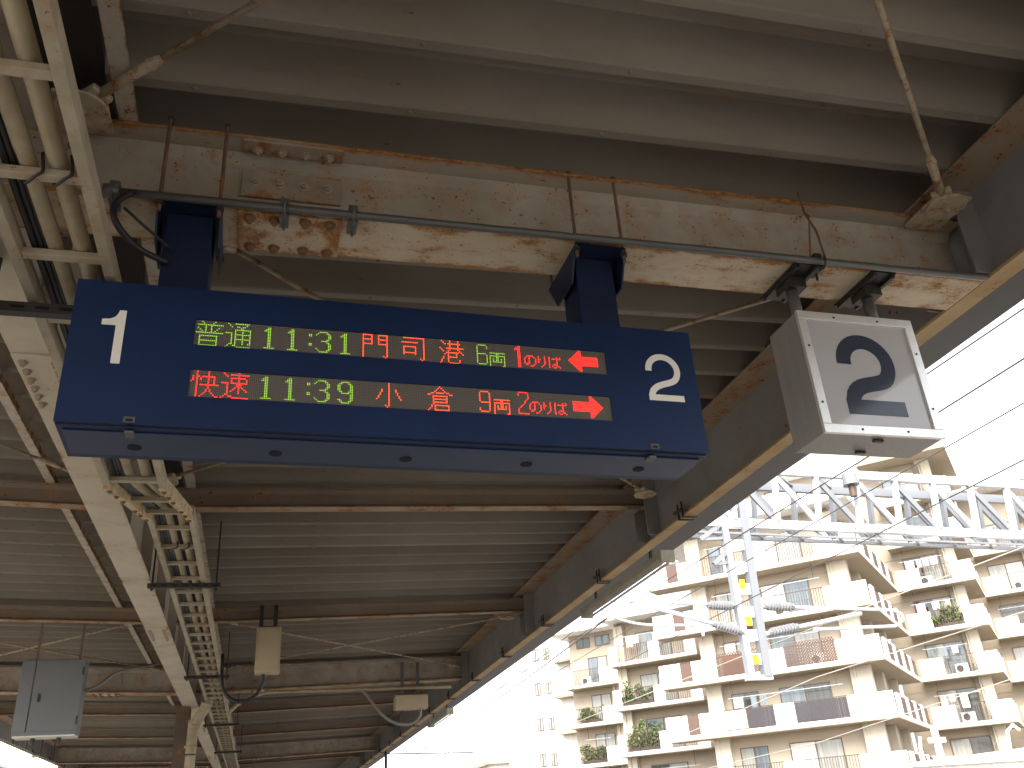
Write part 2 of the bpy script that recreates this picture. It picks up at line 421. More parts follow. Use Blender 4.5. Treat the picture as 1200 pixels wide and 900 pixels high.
def splice_x(t, y, z0, z1, b, xa, xb, zf=zl):
    """bolted splice: plate under bottom flange, plate on web, plate under top flange"""
    n = 4; tf = 0.016
    FL_ = lambda q: (q[0], q[1], q[2] + zf(q[0]))
    pl = MB().box(xa, xb, y-b/2+0.008, y+b/2-0.008, z0-0.013, z0-0.0005).build('splice_plate', m_splice, t, fn=FL_, bevel=0.003)
    for i in range(n):
        x = xa + (xb-xa)*(0.14 + 0.72*i/(n-1)) + (0.012 if i > 1 else -0.012)
        for s in (-1, 1):
            link('bolt', bz, None, pl, (x, y+s*b*0.36, z0-0.0125+zf(x)))
    wp = MB().box(xa, xb, y-0.022, y-0.0065, z0+0.165, z0+0.315).build('web_plate', m_wsplice, t, fn=FL_, bevel=0.002)
    for i in range(n):
        x = xa + (xb-xa)*(0.14 + 0.72*i/(n-1))
        link('bolt', by, None, wp, (x, y-0.0215, z0+0.245+zf(x)))
    tp = MB().box(xa, xb, y-b/2+0.004, y-0.06, z1-tf-0.014, z1-tf-0.0005).build('splice_plate', m_wsplice, t, fn=FL_, bevel=0.002)
    for i in range(n):
        x = xa + (xb-xa)*(0.14 + 0.72*i/(n-1))
        link('bolt', bzs, None, tp, (x, y-b*0.30, z1-tf-0.0135+zf(x)))

ZB, ZT = 2.45, 2.855
main_lab = {3.38: 'deep rust streaked cream cross beam carrying the blue departure board',
            16.88: 'deep grey cross beam behind the beige box, braced to the drainpipe column',
            30.38: 'deep cross beam farthest down the platform', -10.12: 'deep cross beam behind the viewer'}
beamA = None
for y, lab in main_lab.items():
    near = abs(y-3.38) < 0.1
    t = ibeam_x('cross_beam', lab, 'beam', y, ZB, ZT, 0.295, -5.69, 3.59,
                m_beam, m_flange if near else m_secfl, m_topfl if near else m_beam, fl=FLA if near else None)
    if near: beamA = t
    zz = (lambda x: 0.035*max(0.0, XG - x)) if near else zl
    splice_x(t, y, ZB, ZT, 0.295, -0.215, 0.225, zz)
    splice_x(t, y, ZB, ZT, 0.295, -2.75, -2.30, zz)
sec_lab = {7.88: 'slim rusty cross beam just below the blue departure board',
           12.38: 'slim brown cross beam holding the beige box on straps',
           21.38: 'slim cross beam first beyond the drainpipe column', 25.88: 'slim cross beam second beyond the drainpipe column',
           34.88: 'slim cross beam near the far end of the canopy', -1.12: 'slim cross beam overhead of the viewer'}
for y, lab in sec_lab.items():
    t = ibeam_x('slim_cross_beam', lab, 'beam', y, 2.67, 2.855, 0.12, -5.69, 3.59, m_sec, m_secfl, m_sec, tf=0.012, tw=0.01, fil=0.03)
    for s, xx in ((1, 3.42), (-1, -5.62)):
        MB().box(xx-0.06, xx+0.06, y-0.09, y+0.09, 2.63+zl(xx), 2.664+zl(xx)).build('seat_plate', m_sec, t)

# centre girder (runs the length of the platform)
t = thing('centre_girder', 'big cream painted girder running down the middle of the canopy', 'girder', (XG, 3.38, 2.25))
gz0, gz1, gw = 2.25, 2.852, 0.245
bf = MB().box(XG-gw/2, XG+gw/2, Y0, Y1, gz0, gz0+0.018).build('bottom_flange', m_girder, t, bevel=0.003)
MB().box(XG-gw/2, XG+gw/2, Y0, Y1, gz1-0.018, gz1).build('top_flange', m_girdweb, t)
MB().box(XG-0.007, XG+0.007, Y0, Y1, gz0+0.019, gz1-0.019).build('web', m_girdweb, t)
y = Y0 + 0.75
while y < Y1:
    if all(abs((y - yy)) > 0.25 for yy in list(main_lab)+list(sec_lab)):
        MB().box(XG-gw/2+0.01, XG-0.0075, y-0.006, y+0.006, gz0+0.019, gz1-0.019).box(XG+0.0075, XG+gw/2-0.01, y-0.006, y+0.006, gz0+0.019, gz1-0.019).build('stiffener', m_girdweb, t)
    y += 1.5
for ys in (4.3, 10.6, 19.8, 26.0):
    sp = MB().box(XG-gw/2+0.004, XG+gw/2-0.004, ys, ys+0.62, gz0-0.012, gz0-0.0006).build('splice_plate', m_girder, t, bevel=0.003)
    for i in range(6):
        for s in (-1, 1):
            link('bolt', bzs, None, sp, (XG+s*0.075, ys+0.07+i*0.096, gz0-0.0115))
# columns under the girder
m_colm = painted('dark brown column paint', (0.10, 0.075, 0.058), 0.4, 4.0)
def column(y, lab):
    c = thing('canopy_column', lab, 'column', (XG-0.1, y, -1.5))
    xc = XG-0.10
    MB().box(xc-0.11, xc+0.11, y-0.125, y-0.11, -1.48, 2.24).box(xc-0.11, xc+0.11, y+0.11, y+0.125, -1.48, 2.24).build('flange', m_colm, c)
    MB().box(xc-0.006, xc+0.006, y-0.109, y+0.109, -1.48, 2.24).build('web', m_colm, c)
    MB().box(xc-0.2, xc+0.2, y-0.2, y+0.2, -1.496, -1.481).build('base_plate', m_colm, c)
    return c
for y, lab in ((16.88, 'brown steel column beside the cream drainpipe'), (3.38, 'steel column left of the blue board'), (30.38, 'steel column farthest down the platform')):
    column(y, lab)
dp = thing('drain_pipe', 'cream drainpipe bending out of the gutter onto the brown column', 'pipe', (-0.98, 16.6, -1.5))
pts = [(-0.86, 16.45, 2.95), (-0.86, 16.45, 2.35), (-0.88, 16.45, 2.22), (-1.0, 16.5, 2.0), (-1.06, 16.52, 1.88), (-1.07, 16.52, 1.7), (-1.08, 16.52, -1.49)]
MB().curve(pts, 0.083, 18, 5).build('pipe', m_pipe, dp, smooth=True)
for a, b in (((-0.87,16.45,2.26),(-0.89,16.455,2.2)), ((-1.04,16.512,1.93),(-1.06,16.52,1.87)), ((-1.08,16.52,1.6),(-1.08,16.52,1.56))):
    MB().tube([a, b], 0.094, 18).build('collar', m_pipe, dp, smooth=True)
MB().tube([(-1.08,16.52,1.47),(-1.08,16.52,1.445)], 0.092, 16).box(-1.09,-1.07,16.6,16.78,1.445,1.47).build('strap', m_dark, dp)

# eave beams
def eave(xc, lab, sgn):
    t = thing('eave_beam', lab, 'beam', (xc, 3.38, ZB))
    z0, z1 = ZB + (0 if sgn > 0 else zl(xc)), 2.915 + zl(xc)
    MB().box(xc-0.06, xc+0.06, Y0, Y1, z0, z0+0.018).build('bottom_flange', m_eavefl, t)
    MB().box(xc-(0.24 if sgn > 0 else 0.1), xc+(0.1 if sgn > 0 else 0.24), Y0, Y1, z1-0.018, z1).build('top_flange', m_eavetop, t)
    MB().box(xc-0.006, xc+0.006, Y0, Y1, z0+0.019, z1-0.019).build('web', m_eave, t)
    for y in list(main_lab)+list(sec_lab):
        d = 0.20 if y in main_lab else 0.14
        # gusset plates standing off the web either side of each cross beam
        for s in (-1, 1):
            yy = y + s*d
            MB().prism([(xc-0.145*sgn, z0+0.02), (xc-0.007*sgn, z0+0.02), (xc-0.007*sgn, z1-0.02), (xc-0.145*sgn, z1-0.02)], 'y', yy-0.006, yy+0.006).build('stiffener', m_eave, t)
    y = 4.9
    while y < 40:
        # pipe clips hanging off the flange
        for dy in (-0.05, 0.035):
            MB().box(xc-0.072*sgn-0.006, xc-0.072*sgn+0.006, y+dy-0.009, y+dy+0.009, z0-0.02, z0+0.13).box(xc-0.0659, xc+0.0659, y+dy-0.009, y+dy+0.009, z0-0.02, z0-0.008).build('clip', m_dark, t)
        MB().tube([(xc-0.085*sgn, y-0.08, z0+0.05), (xc-0.095*sgn, y+0.07, z0+0.055)], 0.016, 8).build('clip', m_dark, t)
        y += 2.25
eave(3.655, 'grey eave beam with orange rusted lower flange on the track side', 1)
eave(-5.75, 'eave beam on the far left side of the canopy', -1)
# eave edge channel under the sheet overhang
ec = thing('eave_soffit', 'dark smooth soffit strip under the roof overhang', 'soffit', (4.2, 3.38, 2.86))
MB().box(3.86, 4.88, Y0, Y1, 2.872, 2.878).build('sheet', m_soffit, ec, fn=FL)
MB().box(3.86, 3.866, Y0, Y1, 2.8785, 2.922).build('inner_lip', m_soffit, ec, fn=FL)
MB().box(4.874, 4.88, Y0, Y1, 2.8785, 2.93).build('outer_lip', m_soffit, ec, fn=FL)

# tie rods of the roof bracing
def tie(lab, a, b, r=0.014, gus=True):
    a = Vector(a); b = Vector(b); d = (b-a).normalized()
    t = thing('tie_rod', lab, 'tie rod', a)
    L_ = (b-a).length
    MB().tube([a+d*0.10, a+d*0.42], r*1.55, 10).build('sleeve', m_tie, t, smooth=True)
    MB().tube([a+d*0.40, a+d*0.47], [r*1.9, r*1.1], 10).build('nut', m_tie, t)
    MB().tube([a+d*0.44, b-d*0.1], r, 8).build('rod', m_tie, t, smooth=True)
    for p_, s in ((a, 1), (b, -1)):
        if not gus: continue
        e = p_ + d*s*0.13
        MB().bar(p_-d*s*0.02, e, 0.10, 0.03).build('fork', m_tie, t, bevel=0.008)
        pl = [(p_.x+0.105*math.cos(2*math.pi*k/16), p_.y+0.105*math.sin(2*math.pi*k/16)) for k in range(16)]
        gp = MB().prism(pl, 'z', p_.z-0.032, p_.z-0.018).build('gusset', m_tie, t)
        link('bolt', bzs, None, gp, (p_.x, p_.y, p_.z-0.033))
def gusset_arm(x, y0, y1, z):
    tag(MB().box(x-0.104, x+0.104, y0, y1, z-0.0175, z-0.004).build('gusset_plate', m_tie), 'gusset plate fixing the %s tie rod to the near beam' % ('left' if x < 0 else 'right'), 'plate')
xl, xr = -0.86, 3.36
gusset_arm(xl, 3.06, 3.29, 2.83); gusset_arm(xr, 3.01, 3.29, 2.83)
tie('rusty tie rod at upper left ending at the purlin foot', (xl, 3.14, 2.83), (xr, -0.85, 2.83))
tie('yellowed tie rod at upper right meeting the eave beam', (xr, 3.09, 2.83), (xl, -0.85, 2.83))
tie('rusty tie rod above the left part of the blue board', (-0.60, 3.68, 2.76), (xr, 7.35, 2.76))
tie('thin tie rod above the right end of the blue board', (3.28, 3.60, 2.76), (xl, 7.35, 2.76))
tie('thin tie rod behind the beige box falling to the right', (-0.70, 12.62, 2.78), (xr, 16.6, 2.78), 0.011)
tie('thin tie rod behind the beige box rising to the right', (-0.70, 16.4, 2.78), (xr, 12.62, 2.78), 0.011)
tie('tie rod left of the centre girder above the board end', (-1.45, 7.35, 2.76), (-4.5, 3.7, 2.84), 0.012)
tie('tie rod at far left crossing down towards the girder', (-1.5, 16.6, 2.79), (-5.0, 12.7, 2.88), 0.012)
tie('tie rod at far left crossing up towards the girder', (-1.5, 12.65, 2.79), (-5.0, 16.5, 2.88), 0.012)

# ------------------------------------------------------------------ cable ladder with its pipes
lad = thing('cable_ladder', 'cream cable ladder running beside the centre girder', 'cable ladder', (-0.8, 3.4, 2.08))
zn, zf_ = 2.085, 2.30
def rail(x, xb, m_=m_ladder):
    MB().bar((x, Y0+10, zn), (x, 5.75, zn), 0.042, 0.075).build('rail', m_ladder, lad, bevel=0.003)
    MB().bar((xb, 6.75, zf_), (xb, 45, zf_), 0.042, 0.075).build('rail', m_ladder, lad, bevel=0.003)
    j = MB().bar((x, 5.60, zn-0.012), (xb, 6.90, zf_-0.012), 0.046, 0.079).build('joint_plate', m_ladjoint, lad)
    for k in (0.06, 0.2, 0.34, 0.62, 0.76, 0.92):
        px = x+(xb-x)*k; py = 5.60+1.30*k; pz = zn+(zf_-zn)*k
        link('bolt', bzl, None, j, (px, py, pz-0.055))
rail(-0.668, -0.588); rail(-0.985, -0.885)
y = -0.70
while y < 5.7:
    MB().box(-0.964, -0.689, y-0.02, y+0.02, zn-0.03, zn).build('rung', m_ladder, lad, bevel=0.003); y += 0.48
y = 6.15
while y < 40:
    k = min(1, max(0, (y-5.6)/1.3))
    z = zn+(zf_-zn)*k; a = -0.964+0.1*k; b = -0.689+0.08*k
    MB().box(a, b, y-0.016, y+0.016, z-0.03, z).build('rung', m_ladder, lad); y += 0.50
for xa, xb, lab in ((-0.762, -0.672, 'cream pipe in the cable ladder beside its right rail'), (-0.862, -0.768, 'cream pipe in the cable ladder, second from its right rail')):
    r = 0.032
    pp = MB().tube([(xa, -4, zn+r+0.004), (xa, 5.6, zn+r+0.004), (xa+0.02, 5.9, zn+r+0.05), (xb-0.02, 6.6, zf_+r-0.03), (xb, 6.9, zf_+r+0.004), (xb, 40, zf_+r+0.004)], r, 14).build('cable_pipe', m_pipe, None, smooth=True)
    tag(pp, lab, 'pipe')
for k, (dx, r) in enumerate(((-0.93, 0.014), (-0.905, 0.01), (-0.885, 0.012))):
    cb = MB().tube([(dx, -4, zn+r), (dx+0.01, 2.2, zn+r+0.01), (dx-0.01, 5.6, zn+r), (dx+0.09, 6.9, zf_+r), (dx+0.095, 40, zf_+r)], r, 8).build('cable', m_cable, None, smooth=True)
    tag(cb, ('thick black cable along the left rail of the cable ladder', 'thin black cable in the cable ladder, second from the left rail', 'black cable in the cable ladder next to the pipes')[k], 'cable')
# cable ties around the pipes
for k, (y, z, x) in enumerate(((2.66, zn, -0.74), (2.66, zn, -0.83), (5.06, zn, -0.74), (5.06, zn, -0.83), (7.65, zf_, -0.68), (7.65, zf_, -0.768))):
    MB().curve([(x+0.02, y-0.035, z+0.05), (x+0.03, y-0.03, z-0.02), (x+0.012, y-0.022, z-0.036), (x-0.025, y+0.022, z-0.036), (x-0.035, y+0.03, z-0.02), (x-0.03, y+0.035, z+0.05)], 0.006, 6, 4).build('tie_strap', m_cable, lad)
# hangers
def trapeze(y, z, x0, x1, lab):
    t = thing('trapeze_hanger', lab, 'hanger', (0.5*(x0+x1), y, z))
    MB().box(x0, x1, y-0.022, y-0.018, z-0.045, z).box(x0, x1, y+0.018, y+0.022, z-0.045, z).box(x0, x1, y-0.0179, y+0.0179, z-0.045, z-0.041).build('bar', m_dark, t)
    s = MB()
    n = int((x1-x0)/0.09)
    for i in range(n):
        xx = x0+0.03+i*0.09; s.box(xx, xx+0.05, y-0.0235, y-0.0222, z-0.030, z-0.016)
    s.build('slot', m_hole, t)
    for x in (x0+0.04, x1-0.04):
        MB().tube([(x, y, z-0.07), (x, y, 2.86)], 0.008, 8).build('rod', m_dark, t)
        MB().tube([(x, y, z-0.062), (x, y, z-0.047)], 0.016, 6).build('nut', m_dark, t)
trapeze(3.47, 2.038, -1.18, -0.42, 'slotted steel hanger bar left of the blue board')
trapeze(8.72, zf_-0.045, -1.07, -0.43, 'black hanger bar under the cable ladder nearest beyond the board')
trapeze(13.8, zf_-0.045, -1.07, -0.46, 'black hanger bar under the cable ladder before the drainpipe')
trapeze(19.4, zf_-0.045, -1.07, -0.40, 'black hanger bar under the cable ladder just beyond the drainpipe')
trapeze(25.0, zf_-0.045, -1.07, -0.40, 'black hanger bar under the cable ladder farthest away')

# ------------------------------------------------------------------ conduit along the near beam
cd = thing('conduit', 'grey steel conduit clipped along the rusty cross beam', 'conduit', (0, 3.19, 2.43))
MB().tube([(-0.72, 3.185, 2.432), (0.6, 3.185, 2.434), (2.0, 3.185, 2.44), (3.56, 3.185, 2.44)], 0.018, 12).build('pipe', m_galv, cd, smooth=True)
MB().tube([(-0.735, 3.185, 2.432), (-0.67, 3.185, 2.432)], 0.03, 12).build('coupling', m_galv, cd, smooth=True)
for x in (-0.70, 0.27, 2.58, -0.02):
    k = MB()
    k.tube([(x, 3.16+0.0, 2.455), (x, 3.155, 2.43), (x, 3.165, 2.405), (x, 3.185, 2.398), (x, 3.21, 2.405), (x, 3.22, 2.44)], 0.006, 6)
    k.box(x-0.02, x+0.02, 3.20, 3.26, 2.462, 2.50); k.box(x-0.02, x+0.02, 3.20, 3.30, 2.415, 2.44)
    k.tube([(x, 3.25, 2.41), (x, 3.25, 2.37)], 0.007, 6)
    k.build('clamp', m_galv if x < 2 else m_dark, cd)
w = MB().tube([(2.56, 3.205, 2.885), (2.565, 3.20, 2.75), (2.60, 3.19, 2.63), (2.61, 3.19, 2.46)], 0.006, 6).tube([(2.53, 3.2, 2.46), (2.565, 3.195, 2.64), (2.58, 3.19, 2.72), (2.56, 3.19, 2.74)], 0.005, 6).build('tie_wire', m_rod)
tag(w, 'twisted rusty tie wire over the cross beam above the number box', 'wire')
cl = MB().curve([(-0.62, 3.16, 2.42), (-0.67, 3.14, 2.34), (-0.66, 3.14, 2.25), (-0.58, 3.2, 2.18), (-0.47, 3.28, 2.17)], 0.014, 8).curve([(-0.64, 3.15, 2.33), (-0.56, 3.16, 2.26), (-0.46, 3.25, 2.22)], 0.006, 6).build('cable_loop', m_cable, None, smooth=True)
tag(cl, 'black cable looping into the left post of the blue board', 'cable')

# ------------------------------------------------------------------ departure board
BY = 0.024
sg = thing('departure_board', 'long blue hanging departure board with two lit rows of text', 'sign', (-0.774, 3.215, 1.414), rotz=BY, local=True)
BW, BH, BD = 2.60, 0.607, 0.333
MB().box(0.0, BW, 0.024, BD, 0.0, BH).build('casing', m_blue, sg, bevel=0.004)
def plate_holes(mb, xs, zs, holes, y0, y1):
    for i in range(len(xs)-1):
        for j in range(len(zs)-1):
            if (i, j) in holes: continue
            x0, x1, z0, z1 = xs[i], xs[i+1], zs[j], zs[j+1]
            mb.add([(x0,y0,z0),(x1,y0,z0),(x1,y0,z1),(x0,y0,z1)], [(0,1,2,3)])
            mb.add([(x0,y1,z0),(x1,y1,z0),(x1,y1,z1),(x0,y1,z1)], [(3,2,1,0)])
            for (di, dj, a, b) in ((-1,0,(x0,z0),(x0,z1)), (1,0,(x1,z0),(x1,z1)), (0,-1,(x0,z0),(x1,z0)), (0,1,(x0,z1),(x1,z1))):
                ii, jj = i+di, j+dj
                if (ii, jj) in holes or not (0 <= ii < len(xs)-1 and 0 <= jj < len(zs)-1):
                    mb.add([(a[0],y0,a[1]),(b[0],y0,b[1]),(b[0],y1,b[1]),(a[0],y1,a[1])], [(0,1,2,3)])
    return mb
X0, X1 = 0.442, 2.168
mb = plate_holes(MB(), [-0.001, X0, X1, BW+0.001], [0.006, 0.132, 0.248, 0.356, 0.470, BH+0.001], {(1, 1), (1, 3)}, 0.0, 0.022)
mb.build('front_panel', m_blue, sg)
MB().box(0.004, BW-0.004, 0.0225, 0.0238, 0.004, BH-0.004).build('seal', m_hole, sg)
MB().box(0.02, BW-0.02, 0.06, BD-0.05, -0.006, -0.0005)  .build('bottom_cover', m_bluebot, sg, bevel=0.002)
G = {}
G['fu'] = """...#......#.....|....#....#......|.##############.|.....#..#.......|.#...#..#...#...|..#..#..#..#....|...#.#..#.#.....|###############.|................|..##########....|..#........#....|..#........#....|..##########....|..#........#....|..#........#....|..##########...."""
G['tsu'] = """.#...########...|..#........#....|...#..##.##.....|........##......|.....#########..|.....#...#...#..|####.#...#...#..|...#.#########..|...#.#...#...#..|...#.#...#...#..|...#.#########..|...#.#...#...#..|...#.#...#...#..|..##.#...#..##..|.#..##..........|#.....########.."""
G['kai'] = """...#.....#......|...#.....#......|...#.....#......|.#.##.#######...|.#.#.#...#..#...|.#.#.#...#..#...|#..#.....#..#...|...#.....#..#...|...#.##########.|...#.....#......|...#.....#......|...#....#.#.....|...#....#.#.....|...#...#...#....|...#..#.....#...|...#.#.......##."""
G['soku'] = """.#.......#......|..#..##########.|...#.....#......|.....########...|.....#...#...#..|.....#...#...#..|####.#########..|...#....###.....|...#....###.....|...#...#.#.#....|...#..#..#..#...|...#.#...#...#..|...#.....#......|..##............|.#..##..........|#.....#########."""
G['mon'] = """######...######|#....#...#....#|#....#...#....#|######...######|#....#...#....#|#....#...#....#|######...######|#.............#|#.............#|#.............#|#.............#|#.............#|#.............#|#.............#|#...........#.#|#............#."""
G['shi'] = """.#############|.............#|.............#|##########...#|.............#|.............#|.########....#|.#......#....#|.#......#....#|.#......#....#|.########....#|.#......#....#|.............#|.............#|...........#.#|............#."""
G['kou'] = """.#....#....#....|..#...#....#....|...#.########...|......#....#....|......#....#....|#...###########.|.#....#....#....|..#..#......#...|....########.#..|...#.#....#...#.|.....#....#.....|..#..######.....|..#..#..........|.#...#......#...|.#...#......#...|#.....######...."""
G['sho'] = """.......#.......|.......#.......|.......#.......|.......#.......|...#...#...#...|...#...#...#...|..#....#....#..|..#....#....#..|.#.....#.....#.|.#.....#.....#.|#......#......#|.......#.......|.......#.......|.......#.......|.....#.#.......|......#........"""
G['kura'] = """.......#.......|......#.#......|.....#...#.....|....#.....#....|..##.#####.##..|##...........##|...#########...|...#.......#...|...#########...|...#.......#...|...#########...|...#...........|..#.#########..|..#.#.......#..|.#..#.......#..|#...#########.."""
G['1'] = """...##..|..###..|.####..|...##..|...##..|...##..|...##..|...##..|...##..|...##..|...##..|...##..|...##..|.######"""
G['3'] = """..#####...|.#....##..|#......##.|.......##.|.......##.|......##..|...####...|......##..|.......##.|.......##.|.......##.|#......##.|.#....##..|..#####..."""
G['9'] = """..#####...|.##...##..|##.....##.|##.....##.|##.....##.|##.....##.|.##...###.|..#####.#.|.......##.|.......##.|.......##.|##.....##.|.##...##..|..#####..."""
G[':'] = """..|##|##|..|..|..|..|##|##"""
G['6s'] = """.#####.|#.....#|#.....#|#......|#......|#......|######.|#.....#|#.....#|#.....#|#.....#|#.....#|#.....#|.#####."""
G['9s'] = """.#####.|#.....#|#.....#|#.....#|#.....#|#.....#|#.....#|.######|......#|......#|......#|#.....#|#.....#|.#####."""
G['1s'] = """..##|.###|####|..##|..##|..##|..##|..##|..##|..##|..##|..##|..##|..##|..##"""
G['2s'] = """.#####.|#.....#|#.....#|......#|......#|.....#.|....#..|....#..|...#...|..#....|.#.....|#......|#......|#......|#######"""
G['ryo'] = """##########|....##....|##########|#...##...#|#.#.##.#.#|#.#.##.#.#|#.######.#|#........#|#........#|#.......##"""
G['no'] = """..####..|.#.#..#.|#..#...#|#..#...#|#..#...#|#.##...#|.##...#.|....##.."""
G['ri'] = """#...#.|#...#.|##..#.|#...#.|#...#.|....#.|...#..|..#..."""
G['ba'] = """#....#.#|#.######|#....#..|#....#..|#....#..|#..###..|#.#..##.|#..##..#"""
al = []
for r_ in range(15):
    k = abs(r_-7); row = ''
    for c_ in range(20):
        on = (c_ >= k and c_ <= 8) or (abs(r_-7) <= 3 and c_ > 8)
        row += '#' if on else '.'
    al.append(row)
G['left'] = '|'.join(al); G['right'] = '|'.join(a[::-1] for a in al)
PX = 0.007
def led_row(z0, z1, items, lab):
    zt = z1
    pn = MB().box(X0-0.02, X1+0.02, 0.0240, 0.0250, z0-0.002, z1+0.002)
    # the casing front stands at y 0.024, the diode board is set back in the window
    dpn = MB().box(X0, X1, 0.0062, 0.0215, z0-0.0005, z1+0.0005).build('display_row', m_led, sg)
    dpn['label'] = lab
    for (g_, cx, top, mt) in items:
        mbq = MB()
        for r_, row in enumerate(G[g_].split('|')):
            for c_, ch in enumerate(row):
                if ch == '#':
                    x = 0.444 + (cx + c_ + 0.5)*PX; z = zt - 0.001 - (top + r_ + 0.5)*PX; h = 0.0018
                    mbq.add([(x-h, 0.0058, z-h*0.5), (x-h*0.5, 0.0058, z-h), (x+h*0.5, 0.0058, z-h), (x+h, 0.0058, z-h*0.5), (x+h, 0.0058, z+h*0.5), (x+h*0.5, 0.0058, z+h), (x-h*0.5, 0.0058, z+h), (x-h, 0.0058, z+h*0.5)], [(0,1,2,3,4,5,6,7)])
        o = mbq.build('lit_character', mt, dpn)
led_row(0.357, 0.469, [('fu',0,0,m_ledg),('tsu',16,0,m_ledg),('1',36,1,m_ledg),('1',49,1,m_ledg),(':',62,2,m_ledg),('3',66,1,m_ledg),('1',79,1,m_ledg),
    ('mon',93,0,m_ledo),('shi',116,0,m_ledo),('kou',139,0,m_ledo),('6s',162,1,m_ledg),('ryo',170,6,m_ledg),('1s',186,0,m_ledr),
    ('no',192,6,m_ledr),('ri',201,6,m_ledr),('ba',208,6,m_ledr),('left',221,0,m_ledr)], 'upper lit row of text in green and red')
led_row(0.133, 0.247, [('kai',0,0,m_ledr),('soku',16,0,m_ledr),('1',36,1,m_ledg),('1',49,1,m_ledg),(':',62,2,m_ledg),('3',66,1,m_ledg),('9',79,1,m_ledg),
    ('sho',101,0,m_ledo),('kura',131,0,m_ledo),('9s',162,1,m_ledo),('ryo',171,6,m_ledo),('2s',186,0,m_ledr),
    ('no',193,6,m_ledr),('ri',202,6,m_ledr),('ba',209,6,m_ledr),('right',221,0,m_ledr)], 'lower lit row of text in red and green')
# numerals on the board
one = [(0.106,0.413),(0.157,0.413),(0.157,0.249),(0.189,0.249),(0.189,0.480),(0.164,0.480),(0.160,0.464),(0.150,0.449),(0.134,0.440),(0.106,0.437)]
MB().prism(one, 'y', -0.0015, 0.0005).build('numeral', m_white, sg)
def two(x0, x1, z0, z1, t, yf, name, mat, parent):
    w = x1-x0; h = z1-z0; rx = (w-t)/2; rz = rx*0.98
    cx = x0+t/2+rx; cz = z1-t/2-rz
    pts = []
    for i in range(23):
        a = R(184 - (184+38)*i/22); pts.append((cx+rx*math.cos(a), cz+rz*math.sin(a)))
    ex, ez = pts[-1]
    bx, bz_ = x0+t*0.52, z0+t*0.98
    # cubic from the bowl down to the lower left corner
    d = Vector((math.cos(R(-38-90)), math.sin(R(-38-90))))
    p0 = Vector((ex, ez)); p3 = Vector((bx, bz_)); p1 = p0 + d*h*0.16; p2 = p3 + Vector((0.10*w, 0.26*h))
    for i in range(1, 13):
        s = i/12; q = p0*(1-s)**3 + p1*3*s*(1-s)**2 + p2*3*s*s*(1-s) + p3*s**3
        pts.append((q.x, q.y))
    L_, R_ = [], []
    for i, q in enumerate(pts):
        a = Vector(pts[max(0, i-1)]); b = Vector(pts[min(len(pts)-1, i+1)]); dd = (b-a).normalized(); nn = Vector((-dd.y, dd.x))
        L_.append((q[0]+nn.x*t/2, q[1]+nn.y*t/2)); R_.append((q[0]-nn.x*t/2, q[1]-nn.y*t/2))
    R_[-1] = (x0, z0+t*0.9); 
    mb = MB()
    n = len(pts)
    vs = [(x, yf, z) for x, z in L_] + [(x, yf, z) for x, z in R_] + [(x, yf+0.002, z) for x, z in L_] + [(x, yf+0.002, z) for x, z in R_]
    fs = []
    for i in range(n-1):
        fs += [(i, i+1, n+i+1, n+i), (2*n+i, 3*n+i, 3*n+i+1, 2*n+i+1), (i, 2*n+i, 2*n+i+1, i+1), (n+i, n+i+1, 3*n+i+1, 3*n+i)]
    fs.append((0, n, 3*n, 2*n))
    mb.add(vs, fs)
    mb.box(x0, x1, yf-0.0002, yf+0.002, z0, z0+t)
    return mb.build(name, mat, parent)
two(2.354, 2.524, 0.244, 0.480, 0.0295, -0.0015, 'numeral', m_white, sg)
# vents and catches on the underside
for k in range(5):
    x = 0.255 + k*0.523; pts = [(x+0.026*math.cos(2*math.pi*i/20), 0.195+0.026*math.sin(2*math.pi*i/20)) for i in range(20)]
    MB().prism(pts, 'z', -0.0085, -0.0062).build('vent', m_hole, sg)
for x in (0.25, 2.345):
    ca = MB().box(x-0.02, x+0.02, -0.004, -0.0002, 0.010, 0.034).box(x-0.016, x+0.016, 0.03, 0.085, -0.016, -0.0065).build('catch', m_galv, sg, bevel=0.002)
    MB().box(x-0.012, x+0.012, -0.0055, -0.0042, 0.014, 0.024).build('keyhole', m_hole, ca)
# posts up to the beam with clamping plates and rods
for x in (0.372, 2.20):
    po = MB().box(x-0.095, x+0.095, 0.07, 0.26, BH+0.0015, 1.018).build('hanger_post', m_bluepost, sg, bevel=0.004)
    MB().box(x-0.125, x+0.125, -0.04, 0.37, 1.0185, 1.0215).build('clamp_plate', m_bluepost, po)
    for s in (-1, 1):
        MB().prism([(-0.03, 1.018), (0.36, 1.018), (0.27, 0.86), (0.06, 0.86)], 'x', x+s*0.125-0.004, x+s*0.125+0.004).build('side_bracket', m_bluepost, po)
        for yy in (-0.022, 0.345):
            MB().tube([(x+s*0.118, yy, 0.955), (x+s*0.118, yy, 1.462)], 0.0085, 8).build('rod', m_rod, po)
            MB().tube([(x+s*0.118, yy, 0.985), (x+s*0.118, yy, 1.005)], 0.018, 6).build('nut', m_dark, po)
    for s in (-1, 1):
        MB().box(x+s*0.118-0.01, x+s*0.118+0.01, -0.03, 0.354, 1.4455, 1.458).build('top_bar', m_dark, po)

